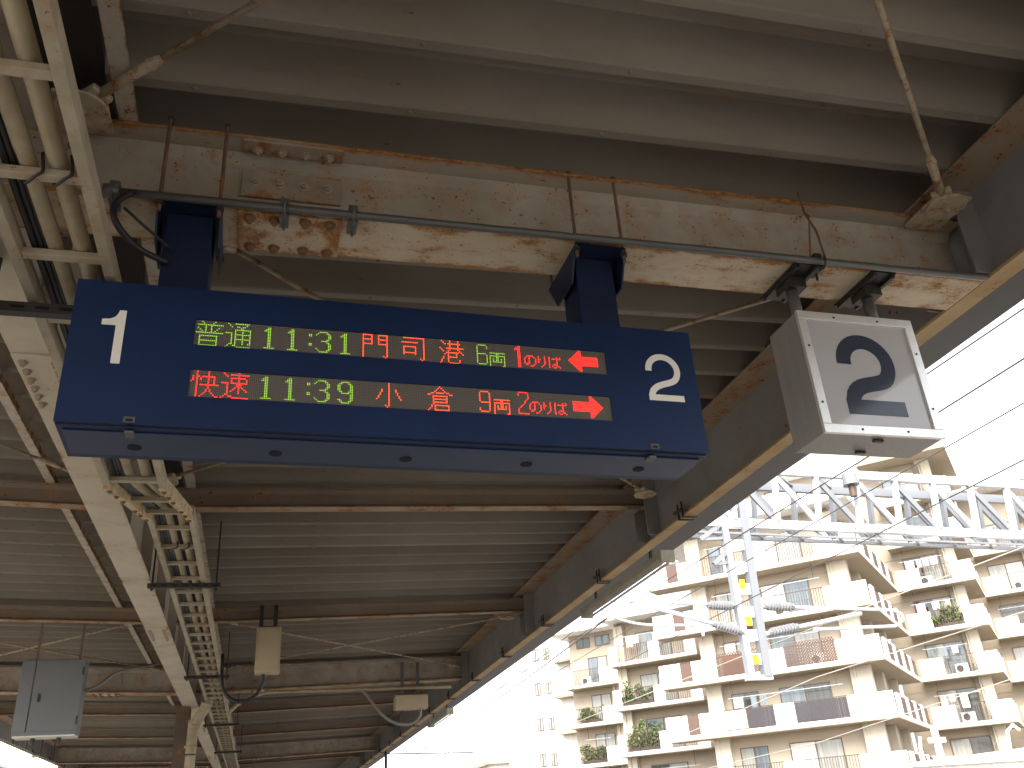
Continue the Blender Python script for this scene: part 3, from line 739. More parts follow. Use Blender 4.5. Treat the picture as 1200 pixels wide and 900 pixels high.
# ------------------------------------------------------------------ platform number box
nb = thing('platform_number_box', 'square metal light box showing a dark 2 beside the blue board', 'sign', (2.417, 3.253, 1.536), rotz=0.015, local=True)
w_, h_, d_ = 0.652, 0.643, 0.26
MB().box(0.0, w_, 0.016, d_, 0.0, h_).build('casing', m_casing, nb, bevel=0.004)
fw = 0.042
MB().box(fw-0.004, w_-fw+0.004, 0.0080, 0.0158, fw-0.004, h_-fw+0.004).build('face_sheet', m_acryl, nb)
for a in ((0,w_,0,fw),(0,w_,h_-fw,h_),(0,fw,fw+0.0005,h_-fw-0.0005),(w_-fw,w_,fw+0.0005,h_-fw-0.0005)):
    MB().box(a[0]-0.003, a[1]+0.003 if a[1] == w_ else a[1], -0.004, 0.0157, a[2]-(0.003 if a[2] == 0 else 0), a[3]+(0.003 if a[3] == h_ else 0)).build('trim', m_alu, nb, bevel=0.002)
two(0.163, 0.487, 0.103, 0.538, 0.078, 0.0062, 'numeral', m_numdark, nb)
for x, z in ((0.02,0.15),(0.02,0.45),(0.63,0.15),(0.63,0.45),(0.2,0.02),(0.45,0.02),(0.2,0.62),(0.45,0.62)):
    pts = [(x+0.006*math.cos(2*math.pi*i/8), z+0.006*math.sin(2*math.pi*i/8)) for i in range(8)]
    MB().prism(pts, 'y', -0.0065, -0.0042).build('screw', m_dark, nb)
for yy in (0.05, 0.19):
    MB().box(0.295, 0.345, yy, yy+0.018, -0.012, -0.0005).build('catch', m_dark, nb)
for x in (0.10, 0.55):
    po = MB().tube([(x, 0.13, h_+0.001), (x, 0.13, 0.898)], 0.030, 12).build('hanger_post', m_galv, nb, smooth=True)
    MB().box(x-0.07, x+0.07, -0.04, 0.30, 0.899, 0.911).build('clamp_plate', m_dark, po)
    MB().box(x-0.05, x+0.05, 0.07, 0.19, 0.84, 0.898).build('socket', m_dark, po)
    for s in (-1, 1):
        MB().bar((x+s*0.055, -0.034, 0.89), (x+s*0.055, 0.29, 0.89), 0.018, 0.018).build('strap', m_dark, po)

# ------------------------------------------------------------------ boxes, lamps and cables hung from the canopy
t = thing('electrical_cabinet', 'large dark grey electrical cabinet hanging at lower left', 'cabinet', (-2.6, 13.0, 1.45))
MB().box(-2.97, -2.24, 13.0, 13.3, 1.455, 2.37).build('body', m_cab, t, bevel=0.006)
MB().box(-2.80, -2.235, 12.985, 12.999, 1.50, 2.36).build('door', m_cab, t, bevel=0.003)
MB().box(-2.975, -2.82, 12.985, 12.999, 1.50, 2.36).build('side_door', m_cab, t, bevel=0.003)
MB().box(-2.735, -2.715, 12.965, 12.985, 1.85, 1.95).build('handle', m_dark, t)
MB().box(-2.96, -2.25, 13.0, 13.28, 1.435, 1.4545).build('base_panel', m_cablite, t)
for z in (1.62, 2.22): MB().tube([(-2.245, 12.978, z-0.05), (-2.245, 12.978, z+0.05)], 0.012, 8).build('hinge', m_dark, t)
for x in (-2.75, -2.45): MB().tube([(x, 13.15, 1.434), (x, 13.15, 1.36)], 0.03, 10).build('cable_gland', m_dark, t)
MB().curve([(-2.23, 13.15, 2.0), (-2.1, 13.2, 2.05), (-1.9, 13.6, 2.3), (-1.5, 14.2, 2.5), (-1.32, 14.4, 2.55)], 0.018, 8).build('feed_cable', m_gcable, t, smooth=True)
for x in (-2.88, -2.36): MB().box(x-0.015, x+0.015, 13.26, 13.28, 2.371, 2.94).build('hanger', m_sec, t)
t = thing('beige_box', 'beige box strapped under the slim cross beam', 'box', (0.05, 12.3, 2.0))
MB().box(-0.11, 0.20, 12.22, 12.40, 2.01, 2.59).build('body', m_beige, t, bevel=0.006)
MB().box(-0.085, 0.175, 12.205, 12.219, 2.04, 2.57).build('lid', m_beige, t, bevel=0.004)
for x in (-0.06, 0.12):
    MB().box(x-0.025, x+0.025, 12.27, 12.285, 2.591, 2.88).box(x-0.025, x+0.025, 12.47, 12.485, 2.60, 2.88).box(x-0.025, x+0.025, 12.27, 12.485, 2.862, 2.872).build('strap', m_dark, t)
MB().box(-0.08, 0.17, 12.24, 12.5, 2.592, 2.606).build('top_rail', m_dark, t)
c_ = MB().curve([(0.0, 12.31, 2.005), (0.0, 12.31, 1.90), (-0.08, 12.31, 1.75), (-0.25, 12.3, 1.68), (-0.42, 12.3, 1.75), (-0.5, 12.35, 1.95), (-0.52, 12.5, 2.3)], 0.022, 10).build('box_cable', m_cable, None, smooth=True)
tag(c_, 'black cable drooping from the beige box to the cable ladder', 'cable')
t = thing('junction_box', 'small pale junction box hung under the deep cross beam near the eave', 'box', (2.57, 16.7, 2.05))
MB().box(2.28, 2.86, 16.58, 16.85, 2.06, 2.29).build('body', m_beige, t, bevel=0.006)
for x in (2.42, 2.70):
    MB().box(x-0.03, x+0.03, 16.70, 16.715, 2.291, 2.87).build('strap', m_galv, t)
c_ = MB().curve([(2.74, 16.7, 2.055), (2.72, 16.7, 1.93), (2.58, 16.7, 1.82), (2.35, 16.7, 1.82), (2.1, 16.7, 1.95), (1.88, 16.68, 2.2), (1.72, 16.66, 2.38), (1.5, 16.66, 2.42)], 0.026, 10).build('box_cable', m_gcable, None, smooth=True)
tag(c_, 'grey cable drooping from the pale junction box', 'cable')
c_ = MB().curve([(-0.55, 16.5, 2.05), (-0.35, 16.6, 2.25), (0.0, 16.66, 2.40), (0.3, 16.66, 2.42), (1.5, 16.66, 2.42), (3.3, 16.66, 2.42)], 0.030, 10).build('beam_conduit', m_pipe, None, smooth=True)
tag(c_, 'cream conduit along the lower edge of the deep grey cross beam', 'conduit')
def lamp(x, y0, y1, z, lab, mt=None):
    t = thing('fluorescent_fixture', lab, 'lamp', (x, y0, z))
    pr = [(x-0.075, z+0.09), (x+0.075, z+0.09), (x+0.055, z+0.025), (x+0.03, z), (x-0.03, z), (x-0.055, z+0.025)]
    MB().prism(pr, 'y', y0, y1).build('body', m_fixture, t)
    for yy in (y0-0.05, y1+0.003):
        MB().box(x-0.085, x+0.085, yy, yy+0.047, z-0.035, z+0.10).build('end_cap', m_fixture, t, bevel=0.006)
    MB().tube([(x+0.03, y0+0.03, z-0.028), (x+0.03, y1-0.03, z-0.028)], 0.016, 10).build('tube', mt or m_cablite, t, smooth=True)
    for yy in (y0+0.4, y1-0.4):
        MB().box(x-0.015, x+0.015, yy-0.015, yy+0.015, z+0.091, 2.95).build('hanger', m_dark, t)
lamp(4.25, 8.98, 11.70, 2.58, 'cream lamp fixture under the roof overhang nearest the board')
lamp(4.27, 21.8, 24.4, 2.58, 'cream lamp fixture under the roof overhang far down the platform')
for k, (y0, y1) in enumerate(((19.4, 23.9), (24.5, 27.0))):
    t = thing('lit_tube_lamp', ('lit white tube lamp at the lower left corner', 'lit white tube lamp just beyond the first at lower left')[k], 'lamp', (-5.0, y0, 2.2))
    MB().tube([(-5.0, y0, 2.2), (-5.0, y1, 2.2)], 0.05, 12).build('tube', m_tubelit, t, smooth=True)
    MB().box(-5.06, -4.94, y0, y1, 2.252, 2.31).build('body', m_fixture, t)
    for yy in (y0+0.5, y1-0.5): MB().box(-5.01, -4.99, yy, yy+0.02, 2.311, 3.05).build('hanger', m_dark, t)
lp = thing('slim_post', 'slim dark post standing past the far eave', 'post', (4.35, 34.2, -1.5))
MB().tube([(4.35, 34.2, -1.5), (4.35, 34.2, 2.95)], 0.05, 10).build('shaft', m_dark, lp)
MB().tube([(4.35, 34.2, 2.75), (7.5, 34.2, 2.66)], 0.02, 8).build('arm', m_dark, lp)

# ------------------------------------------------------------------ apartment building
OB = (31.6, 42.2, GZ)
bld = thing('apartment_building', 'cream stepped apartment building with white balconies beyond the tracks', 'building', OB, rotz=R(-45), local=True)
BZ = -GZ
LV = [-1.85, 1.05, 3.95, 6.85, 9.75, 12.65, 15.55, 18.45, 21.35]
def bpart(mb, name, mat, parent=None):
    for i, q in enumerate(mb.v): mb.v[i] = (q[0], q[1], q[2]+BZ)
    return mb.build(name, mat, parent or bld)
rb = random.Random(3)
def window_f(u0, u1, v, z0, z1, style=None):
    """sliding window on a front wall at plane v (faces -v)"""
    t = 0.06
    fr = MB().box(u0, u1, v-0.05, v-0.002, z0, z0+t).box(u0, u1, v-0.05, v-0.002, z1-t, z1).box(u0, u0+t, v-0.05, v-0.002, z0+t, z1-t).box(u1-t, u1, v-0.05, v-0.002, z0+t, z1-t)
    um = 0.5*(u0+u1); fr.box(um-0.035, um+0.035, v-0.055, v-0.002, z0+t, z1-t)
    f = bpart(fr, 'window', m_bframe)
    for a, b in ((u0+t, um-0.035), (um+0.035, u1-t)):
        st = rb.choice([0, 1, 1, 2, 3, 1]) if style is None else style
        bpart(MB().box(a, b, v-0.024, v-0.012, z0+t, z1-t), 'pane', m_panes[st], f)
def rail_f(u0, u1, v, z):
    mb = MB()
    n = max(2, int((u1-u0)/0.14))
    for i in range(n+1):
        u = u0+(u1-u0)*i/n; mb.box(u-0.014, u+0.014, v+0.05, v+0.08, z+0.1, z+1.12)
    mb.box(u0, u1, v+0.045, v+0.085, z+1.121, z+1.16).box(u0, u1, v+0.045, v+0.085, z+0.06, z+0.099)
    bpart(mb, 'railing', m_brail)
def front_block(u0, u1, vf, levels, top, panels, rails, wins, cols, yellow=(), depth=1.4, side_open=True, wl=None, skip=()):
    vw = vf + depth
    zb = GZ+0.01
    wl = u0 if wl is None else wl
    # wall
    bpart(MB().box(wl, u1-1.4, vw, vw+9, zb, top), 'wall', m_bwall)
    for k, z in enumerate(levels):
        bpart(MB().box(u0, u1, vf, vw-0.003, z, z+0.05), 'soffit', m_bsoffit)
        bpart(MB().box(u0-0.01, u1+0.01, vf-0.015, vw-0.003, z+0.0505, z+0.27), 'balcony_slab', m_bwhite)
        zf = z+0.27
        for (a, b) in panels:
            bpart(MB().box(a, b, vf-0.005, vf+0.12, zf+0.001, zf+1.08), 'parapet_panel', m_byelshade if a in yellow else m_bwhite)
        for (a, b) in rails: rail_f(a, b, vf, zf-0.05)
        nz = z + 2.9
        if nz < top + 0.5:
            for (a, b, h) in wins: window_f(a, b, vw, zf+0.06 if h > 1.5 else zf+0.9, zf+0.06+h if h > 1.5 else zf+0.9+h)
            for (a, b) in cols:
                bpart(MB().box(a, b, vw-0.45, vw-0.004, zf, z+2.9), 'pillar', m_bcol)
                bpart(MB().tube([(a+0.25, vw-0.51, zf), (a+0.25, vw-0.51, z+2.9)], 0.05, 8), 'drain_pipe', m_bcol)
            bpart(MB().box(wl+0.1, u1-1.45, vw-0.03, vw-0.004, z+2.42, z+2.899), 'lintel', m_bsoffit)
def clutter(u0, u1, vf, levels, seed):
    rr = random.Random(seed); vw = vf+1.4
    for z in levels:
        zf = z+0.27
        if rr.random() < 0.75:
            u = rr.uniform(u0, u1-0.9)
            ac = bpart(MB().box(u, u+0.8, vw-0.42, vw-0.08, zf+0.08, zf+0.66), 'air_conditioner', m_bwhite)
            pts = [(u+0.3+0.21*math.cos(2*math.pi*i/14), zf+0.37+0.21*math.sin(2*math.pi*i/14)+BZ) for i in range(14)]
            MB().prism(pts, 'y', vw-0.435, vw-0.4205).build('fan_grille', m_scr, ac)
        if rr.random() < 0.7:
            po = bpart(MB().tube([(u0+0.2, vf+0.55, zf+1.75), (u1-0.2, vf+0.55, zf+1.75)], 0.018, 6), 'laundry_pole', m_white_steel)
            for q in (u0+0.5, u1-0.5): bpart(MB().box(q-0.012, q+0.012, vf+0.53, vf+0.57, zf+1.76, z+2.9), 'pole_hanger', m_brail)
            k = rr.randint(0, 4); u = u0+0.5
            for _ in range(k):
                w = rr.uniform(0.3, 0.6); h = rr.uniform(0.4, 0.9)
                if u+w > u1-0.3: break
                bpart(MB().box(u, u+w, vf+0.535, vf+0.56, zf+1.73-h, zf+1.74), 'laundry', rr.choice([m_bwhite, m_panes[3], m_cloth, m_panes[1]]))
                u += w+rr.uniform(0.05, 0.5)
def return_block(u, v0, v1, levels, top, panel_step=1.9):
    """balcony running back along +v with its open side facing +u"""
    for z in levels:
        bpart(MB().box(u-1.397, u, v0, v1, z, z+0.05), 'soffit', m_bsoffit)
        bpart(MB().box(u-1.397, u+0.012, v0, v1, z+0.0505, z+0.268), 'balcony_slab', m_bwhite)
        zf = z+0.27; v = v0+0.02; i = 0
        while v < v1-0.5:
            bpart(MB().box(u-0.12, u+0.004, v, v+0.9, zf, zf+1.08), 'parapet_panel', m_bwhite)
            if v+0.9 < v1-0.4:
                bpart(MB().box(u-0.08, u-0.04, v+0.9, min(v+0.9+panel_step, v1), zf+0.06, zf+1.0), 'panel', m_bbrown)
            v += 0.9+panel_step; i += 1
        for vv in (v0+3.4, v0+8.0):
            if vv < v1-1: 
                bpart(MB().box(u-1.60, u-1.0, vv, vv+0.8, zf, z+2.9), 'pillar', m_bcol)
# block A : the front corner
LA = LV[0:6]
front_block(-12.6, 0.0, 0.0, LA, 15.9,
    [(-12.6, -11.3), (-10.6, -9.1), (-6.25, -5.15), (-2.3, 0.0)], [(-11.3, -10.6), (-9.1, -6.25), (-5.15, -2.3)],
    [(-8.95, -7.35, 2.0), (-6.15, -3.3, 2.0)], [(-10.25, -9.35), (-2.05, -0.95)], wl=-10.2)
for z in LA: bpart(MB().box(-11.3, -10.6, 0.03, 0.05, z+0.3, z+1.3), 'panel', m_bbrown)
return_block(0.0, 1.405, 12.98, LA, 15.9)
# its top storey steps back
bpart(MB().box(-10.8, -2.2, 3.2, 10, 15.91, 18.6), 'wall', m_bwall)
bpart(MB().box(-12.65, 0.05, -0.05, 10.5, 15.905, 16.1), 'roof_slab', m_bwhite)
bpart(MB().box(-12.62, -11.6, -0.02, 0.12, 16.101, 17.2).box(-11.6, 0.0, -0.02, 0.12, 16.101, 17.0), 'parapet_panel', m_bwhite)
window_f(-8.4, -6.6, 3.2, 16.7, 18.1); window_f(-5.2, -3.4, 3.2, 16.4, 18.2)
bpart(MB().box(-11.5, -1.5, 2.2, 10.2, 18.605, 18.9), 'roof_slab', m_bwhite)
# blocks to the right, stepping back
LR = LV[0:8]
front_block(0.0, 4.8, 13.0, LR, 21.6, [(0.12, 1.6), (3.5, 4.8)], [(1.6, 3.5)], [(0.6, 2.95, 2.05)], [(3.05, 3.4)], yellow=(0.12,), wl=-1.4)
bpart(MB().box(3.06, 3.98, 13.95, 14.39, GZ+0.3, 21.6), 'pillar', m_bcol)
return_block(4.8, 14.405, 19.98, LR, 21.6)
bpart(MB().box(-0.6, 5.3, 12.4, 24, 21.61, 21.9), 'roof_slab', m_bsoffit)
bpart(MB().box(-0.3, 3.4, 14.4, 22, 21.901, 23.0), 'penthouse', m_bwall)
front_block(4.8, 9.6, 20.0, LR[:7], 20.3, [(4.92, 6.4), (8.3, 9.6)], [(6.4, 8.3)], [(5.4, 7.75, 2.05)], [(7.85, 8.2)], yellow=(4.92,), wl=3.4)
return_block(9.6, 21.405, 26.98, LR[:7], 20.3)
bpart(MB().box(4.5, 10.1, 19.5, 30, 20.31, 20.5), 'roof_slab', m_bwhite)
front_block(9.6, 14.4, 27.0, LR[:7], 20.3, [(9.72, 11.2), (13.1, 14.4)], [(11.2, 13.1)], [(10.2, 12.55, 2.05)], [(12.65, 13.0)], yellow=(9.72,), wl=8.2)
bpart(MB().box(9.3, 14.9, 26.5, 37, 20.31, 20.5), 'roof_slab', m_bwhite)
# blocks to the left, stepping back
LB = LV[0:5]
front_block(-19.0, -12.6, 7.3, LB, 12.9, [(-19.0, -18.4), (-16.0, -15.2), (-13.4, -12.6)], [(-18.4, -16.0), (-15.2, -13.4)],
    [(-17.4, -14.8, 2.0)], [(-18.9, -18.2)], wl=-19.0)
bpart(MB().box(-14.05, -11.2, 8.705, 17, GZ+0.01, 12.9), 'wall', m_bwall)
bpart(MB().box(-19.3, -11.1, 6.9, 17, 12.905, 13.2), 'roof_slab', m_bwhite)
bpart(MB().box(-16.2, -12.4, 9.6, 16.5, 13.201, 16.6), 'wall', m_bwhite)
bpart(MB().box(-16.6, -12.0, 9.1, 17, 16.605, 16.85), 'roof_slab', m_bwhite)
bpart(MB().box(-17.4, -12.2, 7.0, 7.14, 13.201, 14.3), 'parapet_panel', m_bwhite)
window_f(-15.6, -14.4, 9.6, 14.4, 15.9, 0)
front_block(-26.3, -19.0, 14.5, LB, 14.1, [(-26.3, -25.5), (-23.2, -21.2)], [(-25.5, -23.2)], [(-24.7, -23.0, 2.1)], [(-22.6, -21.7)], wl=-26.3)
bpart(MB().box(-20.45, -18.9, 15.905, 24, GZ+0.01, 14.1), 'wall', m_bwall)
bpart(MB().box(-27.4, -18.8, 14.2, 24, 14.105, 14.4), 'roof_slab', m_bwhite)
window_f(-25.6, -24.4, 15.9, 13.0, 13.8, 0); window_f(-23.9, -22.6, 15.9, 13.0, 13.8, 3)
# side stair tower with pairs of small windows
bpart(MB().box(-35.0, -26.3, 20.0, 34, GZ+0.01, 16.2), 'wall', m_bwhite)
for z in (4.7, 7.55, 10.45, 13.35):
    window_f(-32.0, -31.4, 20.0, z, z+1.05, 1); window_f(-30.9, -30.35, 20.0, z, z+1.0, 1)
    a = MB().box(-29.6, -27.0, 18.9, 19.996, z-0.55, z-0.4); bpart(a, 'balcony_slab', m_bsoffit)
    bpart(MB().box(-29.6, -27.0, 18.88, 19.0, z-0.399, z+0.65), 'parapet_panel', m_bwhite)
clutter(-9.1, -2.3, 0.0, LA, 5); clutter(0.3, 3.4, 13.0, LR, 8); clutter(5.1, 8.2, 20.0, LR[:7], 9); clutter(-18.3, -13.5, 7.3, LB, 11); clutter(-25.4, -22.8, 14.5, LB, 12)
# screens and washing hung on the railings of the front corner
def screen_flat(u0, u1, z, mat, name, h=0.98):
    mb = MB(); n = int((u1-u0)/0.09)
    for i in range(n):
        a = u0+(u1-u0)*i/n; mb.box(a+0.004, a+(u1-u0)/n-0.004, 0.015+0.006*(i % 2), 0.03+0.006*(i % 2), z+0.33, z+0.33+h)
    bpart(mb, name, mat)
screen_flat(-9.05, -7.85, 3.95, m_bamb, 'bamboo_blind'); screen_flat(-7.8, -6.3, 3.95, m_scr, 'dark_screen')
screen_flat(-5.1, -2.35, 3.95, m_scr, 'dark_screen')
def lattice(u0, u1, z, name='lattice_screen'):
    mb = MB(); h = 1.25; st = 0.16; u = u0-h
    while u < u1:
        for s in (0, 1):
            a0, a1 = (u, u+h); z0, z1 = (0, h)
            if a0 < u0: z0 = u0-a0; a0 = u0
            if a1 > u1: z1 = z1-(a1-u1); a1 = u1
            if a1-a0 > 0.05:
                p_, q_ = ((a0, z0), (a1, z1)) if s == 0 else ((u0+u1-a0, z0), (u0+u1-a1, z1))
                mb.bar((p_[0], 0.01+0.012*s, z+0.3+p_[1]), (q_[0], 0.01+0.012*s, z+0.3+q_[1]), 0.012, 0.05)
        u += st
    bpart(mb, name, m_bbrown)
lattice(-9.05, -6.4, 6.85); lattice(-5.1, -2.35, 6.85)
bpart(MB().box(-8.9, -7.4, 0.5, 1.0, 7.15, 8.35), 'storage_chest', m_orange)

# balcony plants
def plant(u, v, z, wu, h, lab, n=1100):
    w_ = Vector(OB) + Vector((0.70710678*(u+v), 0.70710678*(-u+v), 0)); w_.z = z
    t = thing('balcony_plant', lab, 'plant', w_, group='plants on the balconies', rotz=R(-45), local=True)
    rr = random.Random(int(abs(u*100+z*10)))
    mb = MB()
    cl = [(rr.uniform(-wu/2, wu/2), rr.uniform(-0.12, 0.2), rr.choice([0.45, 0.7, 0.85, 1.0])*rr.uniform(0.8, 1.1)*h) for _ in range(16)]
    ln = [(rr.gauss(0, 0.16), rr.gauss(0, 0.08)) for _ in cl]
    for i in range(n):
        q = rr.randrange(len(cl)); c = cl[q]; k_ = rr.random()**0.7
        sp_ = 0.05 + 0.11*math.sin(math.pi*min(1, k_*0.9))
        p_ = Vector((c[0]+ln[q][0]*k_+rr.gauss(0, sp_), c[1]+ln[q][1]*k_+rr.gauss(0, sp_*0.8), 0.2 + (c[2]-0.2)*k_ + rr.gauss(0, 0.04)))
        a = Vector((rr.gauss(0, 1), rr.gauss(0, 1), rr.gauss(0, 0.9))).normalized(); b = a.cross(Vector((rr.gauss(0, 1), rr.gauss(0, 1), 1))).normalized()
        l = rr.uniform(0.05, 0.16); k = l*rr.uniform(0.25, 0.5)
        mb.add([p_-a*l, p_+b*k, p_+a*l, p_-b*k], [(0, 1, 2, 3)])
    mb.build('leaves', m_leaf, t)
    k = MB()
    for c in cl[:6]: k.tube([(c[0]*0.6, c[1], 0.15), c], 0.012, 5)
    k.build('stems', m_brail, t)
    MB().prism([(-wu/2+0.05, -0.12), (wu/2-0.05, -0.12), (wu/2-0.05, 0.16), (-wu/2+0.05, 0.16)], 'z', 0.0, 0.24).build('trough', m_brail, t)
plant(-17.2, 7.6, 7.12, 2.1, 1.5, 'green plants with brown pots on the balcony left of the orange chest')
plant(-17.2, 7.6, 4.22, 2.3, 1.9, 'tall bushy green plants on the balcony beneath the potted one', 1700)
plant(-24.4, 14.8, 7.12, 1.7, 1.2, 'green plants on the narrow balcony beside the white stair tower')
plant(-24.4, 14.8, 4.22, 2.0, 1.4, 'bushy green plants on the lowest narrow balcony in view', 1500)
plant(2.6, 13.25, 10.02, 1.5, 1.5, 'sparse shrub behind the railing of the right hand wing')

# ------------------------------------------------------------------ overhead line portal
PY = 22.0
def pz(x): return -0.024*(x-13.0)
tr = thing('lattice_portal', 'pale steel lattice beam spanning the tracks in front of the building', 'gantry', (31.0, PY, GZ))
xa, xb, zb_, zt_ = 11.2, 31.0, 7.38, 9.06
def cap(a, b): return lambda q: q
for yy, mt in ((PY, m_white_steel), (PY+1.3, m_blue_steel)):
    MB().bar((xa, yy, zb_+pz(xa)), (xb, yy, zb_+pz(xb)), 0.10 if yy > PY else 0.16, 0.10 if yy > PY else 0.26).build('bottom_chord', mt, tr)
    MB().bar((xa, yy, zt_+pz(xa)), (xb, yy, zt_+pz(xb)), 0.16, 0.26).build('top_chord', mt, tr)
    x = xa+0.1; i = 0
    while x < xb-0.5:
        z0 = zb_+0.1+pz(x); z1 = zt_-0.1+pz(x)
        MB().bar((x, yy-0.03, z0), (x+0.22, yy-0.03, z1), 0.10, 0.19).build('upright', mt, tr)
        MB().bar((x+0.22, yy+0.04, z1), (x+1.36, yy+0.04, z0), 0.08, 0.16).build('diagonal', m_blue_steel if i % 2 else mt, tr)
        x += 1.36; i += 1
x = xa+0.3; i = 0
while x < xb-1.4:
    for zz in (zb_-0.02, zt_+0.02):
        MB().bar((x, PY+0.08, zz+pz(x)), (x+1.36*(1), PY+1.22, zz+pz(x)), 0.06, 0.06).build('cross_tie', m_blue_steel, tr)
    x += 1.36; i += 1
MB().bar((xa, PY-0.02, zb_-0.30+pz(xa)), (xb, PY-0.02, zb_-0.30+pz(xb)), 0.06, 0.06).build('lower_rod', m_blue_steel, tr)
for xx in (15.2, 17.2, 20.5, 23.0):
    MB().bar((xx, PY+0.0, zb_-0.11+pz(xx)), (xx+0.25, PY-0.02, zb_-0.29+pz(xx)), 0.05, 0.05).build('hanger', m_blue_steel, tr)
for xx, zz in ((16.3, zb_), (17.0, zt_)):
    pl = MB().box(xx, xx+2.0, PY-0.105, PY-0.083, zz-0.12+pz(xx+1), zz+0.12+pz(xx+1)).build('joint_plate', m_white_steel, tr)
    for k in range(9):
        MB().box(xx+0.15+k*0.2, xx+0.21+k*0.2, PY-0.125, PY-0.1055, zz-0.03+pz(xx+1), zz+0.03+pz(xx+1)).build('bolt', m_blue_steel, pl)
MB().box(30.7, 31.3, PY+0.2, PY+1.1, GZ, 10.0).build('leg', m_blue_steel, tr)
tag(tr, None)
dm = thing('drop_mast', 'grey steel drop mast with yellow tags hanging from the lattice beam', 'mast', (12.6, PY, 3.2))
MB().bar((13.0, PY, 9.4), (12.78, PY, 3.2), 0.22, 0.24).build('leg', m_blue_steel, dm)
MB().bar((12.28, PY, 9.2), (12.32, PY, 3.25), 0.18, 0.20).build('leg', m_mid_steel, dm)
z = 3.5; i = 0
while z < 9:
    xl_ = 12.32; xr_ = 12.78+0.22*(z-3.2)/6.2
    MB().box(xl_+0.09, xr_-0.09, PY-0.05, PY-0.03, z, z+0.30).build('batten', m_white_steel, dm)
    z += 0.62; i += 1
for z in (5.62, 4.62, 3.62):
    MB().box(12.44, 12.60, PY-0.082, PY-0.056, z-0.10, z+0.14).build('yellow_tag', m_yellow, dm)
MB().box(12.18, 12.92, PY-0.09, PY+0.09, 3.12, 3.24).build('foot_plate', m_white_steel, dm)
for x0, x1, z0, z1 in ((11.5, 12.3, 6.9, 7.4), (11.8, 12.3, 6.2, 6.6)):
    MB().bar((x0, PY, z0), (x1, PY, z1), 0.12, 0.12).bar((x0, PY, z0), (x1, PY, z0+0.05), 0.08, 0.08).build('bracket', m_blue_steel, dm)
def insulated(lab, pts, ins, r=0.045):
    t = thing('bracket_arm', lab, 'bracket arm', (pts[0][0], PY-0.1, pts[0][1]))
    P3 = [(x, PY-0.1, z) for x, z in pts]
    MB().tube(P3, r, 10).build('arm', m_white_steel, t, smooth=True)
    a = Vector((ins[0][0], PY-0.1, ins[0][1])); b = Vector((ins[1][0], PY-0.1, ins[1][1]))
    mb = MB(); n = 8
    ps = []; rs = []
    for k in range(n):
        for f_, q in ((0.0, 0.07), (0.3, 0.16), (0.5, 0.16), (0.8, 0.07)):
            ps.append(a + (b-a)*((k+f_)/n)); rs.append(q*0.78)
    mb.tube(ps, rs, 14); mb.build('insulator', m_insul, t)
    MB().tube([a-(b-a)*0.12, a], 0.09, 8).tube([b, b+(b-a)*0.12], 0.09, 8).build('ferrule', m_blue_steel, t)
    return t
insulated('upper bracket arm reaching right from the drop mast', [(12.95, 5.02), (17.05, 4.89), (17.30, 4.78), (17.32, 4.6), (17.0, 4.44), (14.4, 4.38)], ((13.12, 5.02), (13.85, 5.0)))
insulated('slanted bracket arm reaching right from the drop mast', [(12.92, 4.28), (16.0, 4.80)], ((13.1, 4.32), (13.85, 4.45)), 0.06)
insulated('upper bracket arm reaching left from the drop mast', [(12.26, 5.04), (8.6, 5.2)], ((12.05, 5.04), (11.43, 5.06)), 0.035)
insulated('slanted bracket arm reaching left from the drop mast', [(12.28, 4.34), (9.7, 5.04)], ((12.12, 4.38), (11.5, 4.55)), 0.06)
sa = MB().curve([(8.35, PY-0.1, 5.0), (8.6, PY-0.1, 4.8), (9.17, PY-0.1, 4.62), (9.8, PY-0.1, 4.55), (11.0, PY-0.1, 4.51), (11.1, PY-0.1, 4.25)], 0.04, 8).build('steady_arm', m_white_steel, None, smooth=True)
tag(sa, 'thin curved steady arm left of the drop mast', 'bracket arm')
bz2 = thing('gantry_speaker', 'small grey round device hung inside the lattice beam', 'device', (16.5, PY-0.2, 8.3))
MB().tube([(16.6, PY-0.25, 8.55), (16.6, PY-0.25, 8.9)], [0.24, 0.20], 14).build('head', m_blue_steel, bz2)
MB().tube([(16.6, PY-0.25, 8.2), (16.6, PY-0.25, 8.55)], 0.10, 10).build('stem', m_bbrown, bz2)

def wire(lab, pts, r, mat, sag=0.0):
    P_ = []
    for i in range(len(pts)-1):
        a = Vector(pts[i]); b = Vector(pts[i+1])
        for k in range(8):
            s = k/8; q = a.lerp(b, s); q.z -= sag*4*s*(1-s); P_.append(q)
    P_.append(Vector(pts[-1]))
    tag(MB().tube(P_, r, 6).build('overhead_wire', mat, None, smooth=True), lab, 'wire', 'overhead wires')
wire('brown overhead wire crossing in front of the top of the drop mast', [(9.3, 2, 5.0), (9.18, 11.5, 5.0), (8.9, 22, 5.0), (8.8, 60, 5.0)], 0.012, m_wirebr)
wire('thin overhead wire nearest the roof edge', [(8.4, 2, 5.0), (8.0, 14.5, 5.0), (7.9, 60, 5.0)], 0.010, m_wire)
wire('thin overhead wire passing just right of the mast top', [(10.4, 2, 5.0), (10.14, 21, 5.0), (10.1, 60, 5.0)], 0.010, m_wire)
wire('dark overhead wire running from under the right end of the lattice beam', [(12.1, 2, 5.0), (12.1, 26.5, 5.0), (12.2, 80, 5.0)], 0.013, m_wire)
wire('pale overhead wire crossing the upper right balconies', [(16.9, 4, 5.0), (16.3, 21.2, 5.0), (16.2, 80, 5.0)], 0.016, m_wirepale)
wire('pale sagging wire crossing the middle of the right wing', [(22.4, 6, 5.3), (22.4, 22.8, 5.0), (22.5, 34.7, 4.98), (22.5, 51, 4.0)], 0.020, m_wirepale)
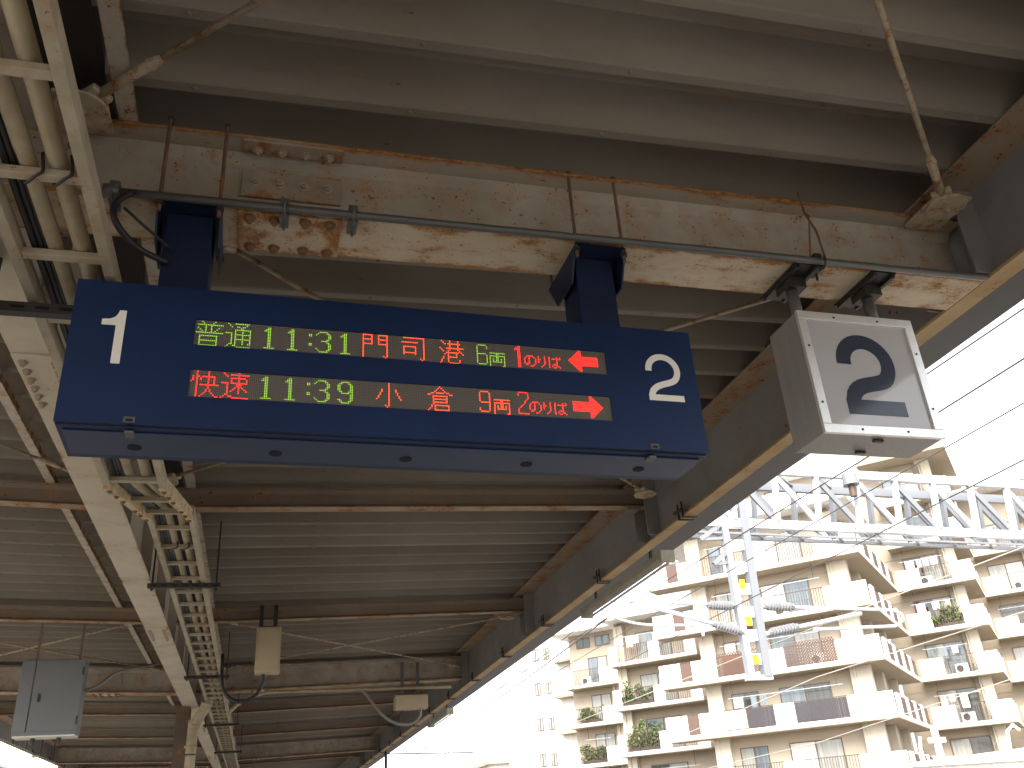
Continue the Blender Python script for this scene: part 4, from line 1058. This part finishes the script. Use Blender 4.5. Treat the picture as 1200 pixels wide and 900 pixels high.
wire('pale low wire crossing the lower right balconies', [(22.5, 10, 4.0), (22.5, 24.3, 3.23), (22.5, 35.5, 2.5), (22.5, 60, 2.0)], 0.016, m_wirepale)
wire('thin dark wire leaving the roof edge left of the potted balconies', [(8.42, 23.4, 5.0), (8.85, 31.8, 5.0), (9.0, 70, 4.6)], 0.014, m_wire)
wire('thicker dark wire leaving the lamp fixture towards the building', [(8.93, 23.1, 5.0), (9.4, 33.6, 5.0), (9.6, 70, 4.6)], 0.022, m_wire)

# low white equipment roof at lower right
wr = thing('white_equipment_roof', 'sunlit white equipment hut roof at the lower right corner', 'hut', (23.0, 25.0, GZ))
MB().box(18.2, 30, 24.0, 30.0, GZ, 0.9).build('wall', m_bwhite, wr)
pr = [(18.0+12.2*i/24, 0.905 + 0.32*math.sin(math.pi*min(1, (i+2)/16)*0.5) + 0.10*math.sin(i*1.7)*0.3 + 0.16*i/24) for i in range(25)]
MB().prism([(30.2, 0.902), (18.0, 0.902)] + pr, 'y', 23.8, 30.2).build('roof', m_bwhite, wr)
f_ = MB().box(19.05, 19.19, 24.0, 24.14, 1.0, 1.95).box(18.85, 19.40, 24.02, 24.12, 1.52, 1.66).build('finial', m_bwhite, wr)
MB().tube([(18.55, 24.1, 1.0), (18.52, 24.1, 1.4), (18.6, 24.1, 1.7)], 0.05, 8).build('vent_pipe', m_bwhite, wr, smooth=True)
MB().tube([(21.6, 24.1, 1.2), (21.7, 24.1, 1.75), (21.95, 24.1, 1.9), (22.15, 24.1, 1.75)], 0.05, 8).build('vent_pipe', m_bwhite, wr, smooth=True)
# far low houses past the end of the platform
fb = thing('far_house', 'low pale house far off at the bottom edge', 'house', (26, 96, GZ))
MB().box(22, 40, 92, 104, GZ, 6.0).build('wall', m_bwhite, fb)
MB().box(21.5, 40.5, 91.5, 104.5, 6.005, 6.3).build('roof', m_bwall, fb)
for k in range(5):
    MB().box(23.2+k*3.2, 24.6+k*3.2, 91.94, 91.99, 3.2, 4.6).build('window', m_panes[0], fb)

# station building beyond the left track
sb = thing('station_building', 'grey beige low building beyond the left track', 'building', (-14, 40, GZ))
MB().box(-22, -13, 14, 75, GZ, 4.2).build('wall', m_bwall, sb)
MB().prism([(-23, 4.21), (-12.2, 4.21), (-12.2, 4.5), (-17.5, 6.6), (-23, 4.5)], 'y', 13, 76).build('roof', m_cab, sb)
for k in range(12):
    MB().box(-12.995, -12.95, 16+k*4.8, 18.2+k*4.8, 0.6, 2.4).build('window', m_panes[0], sb)
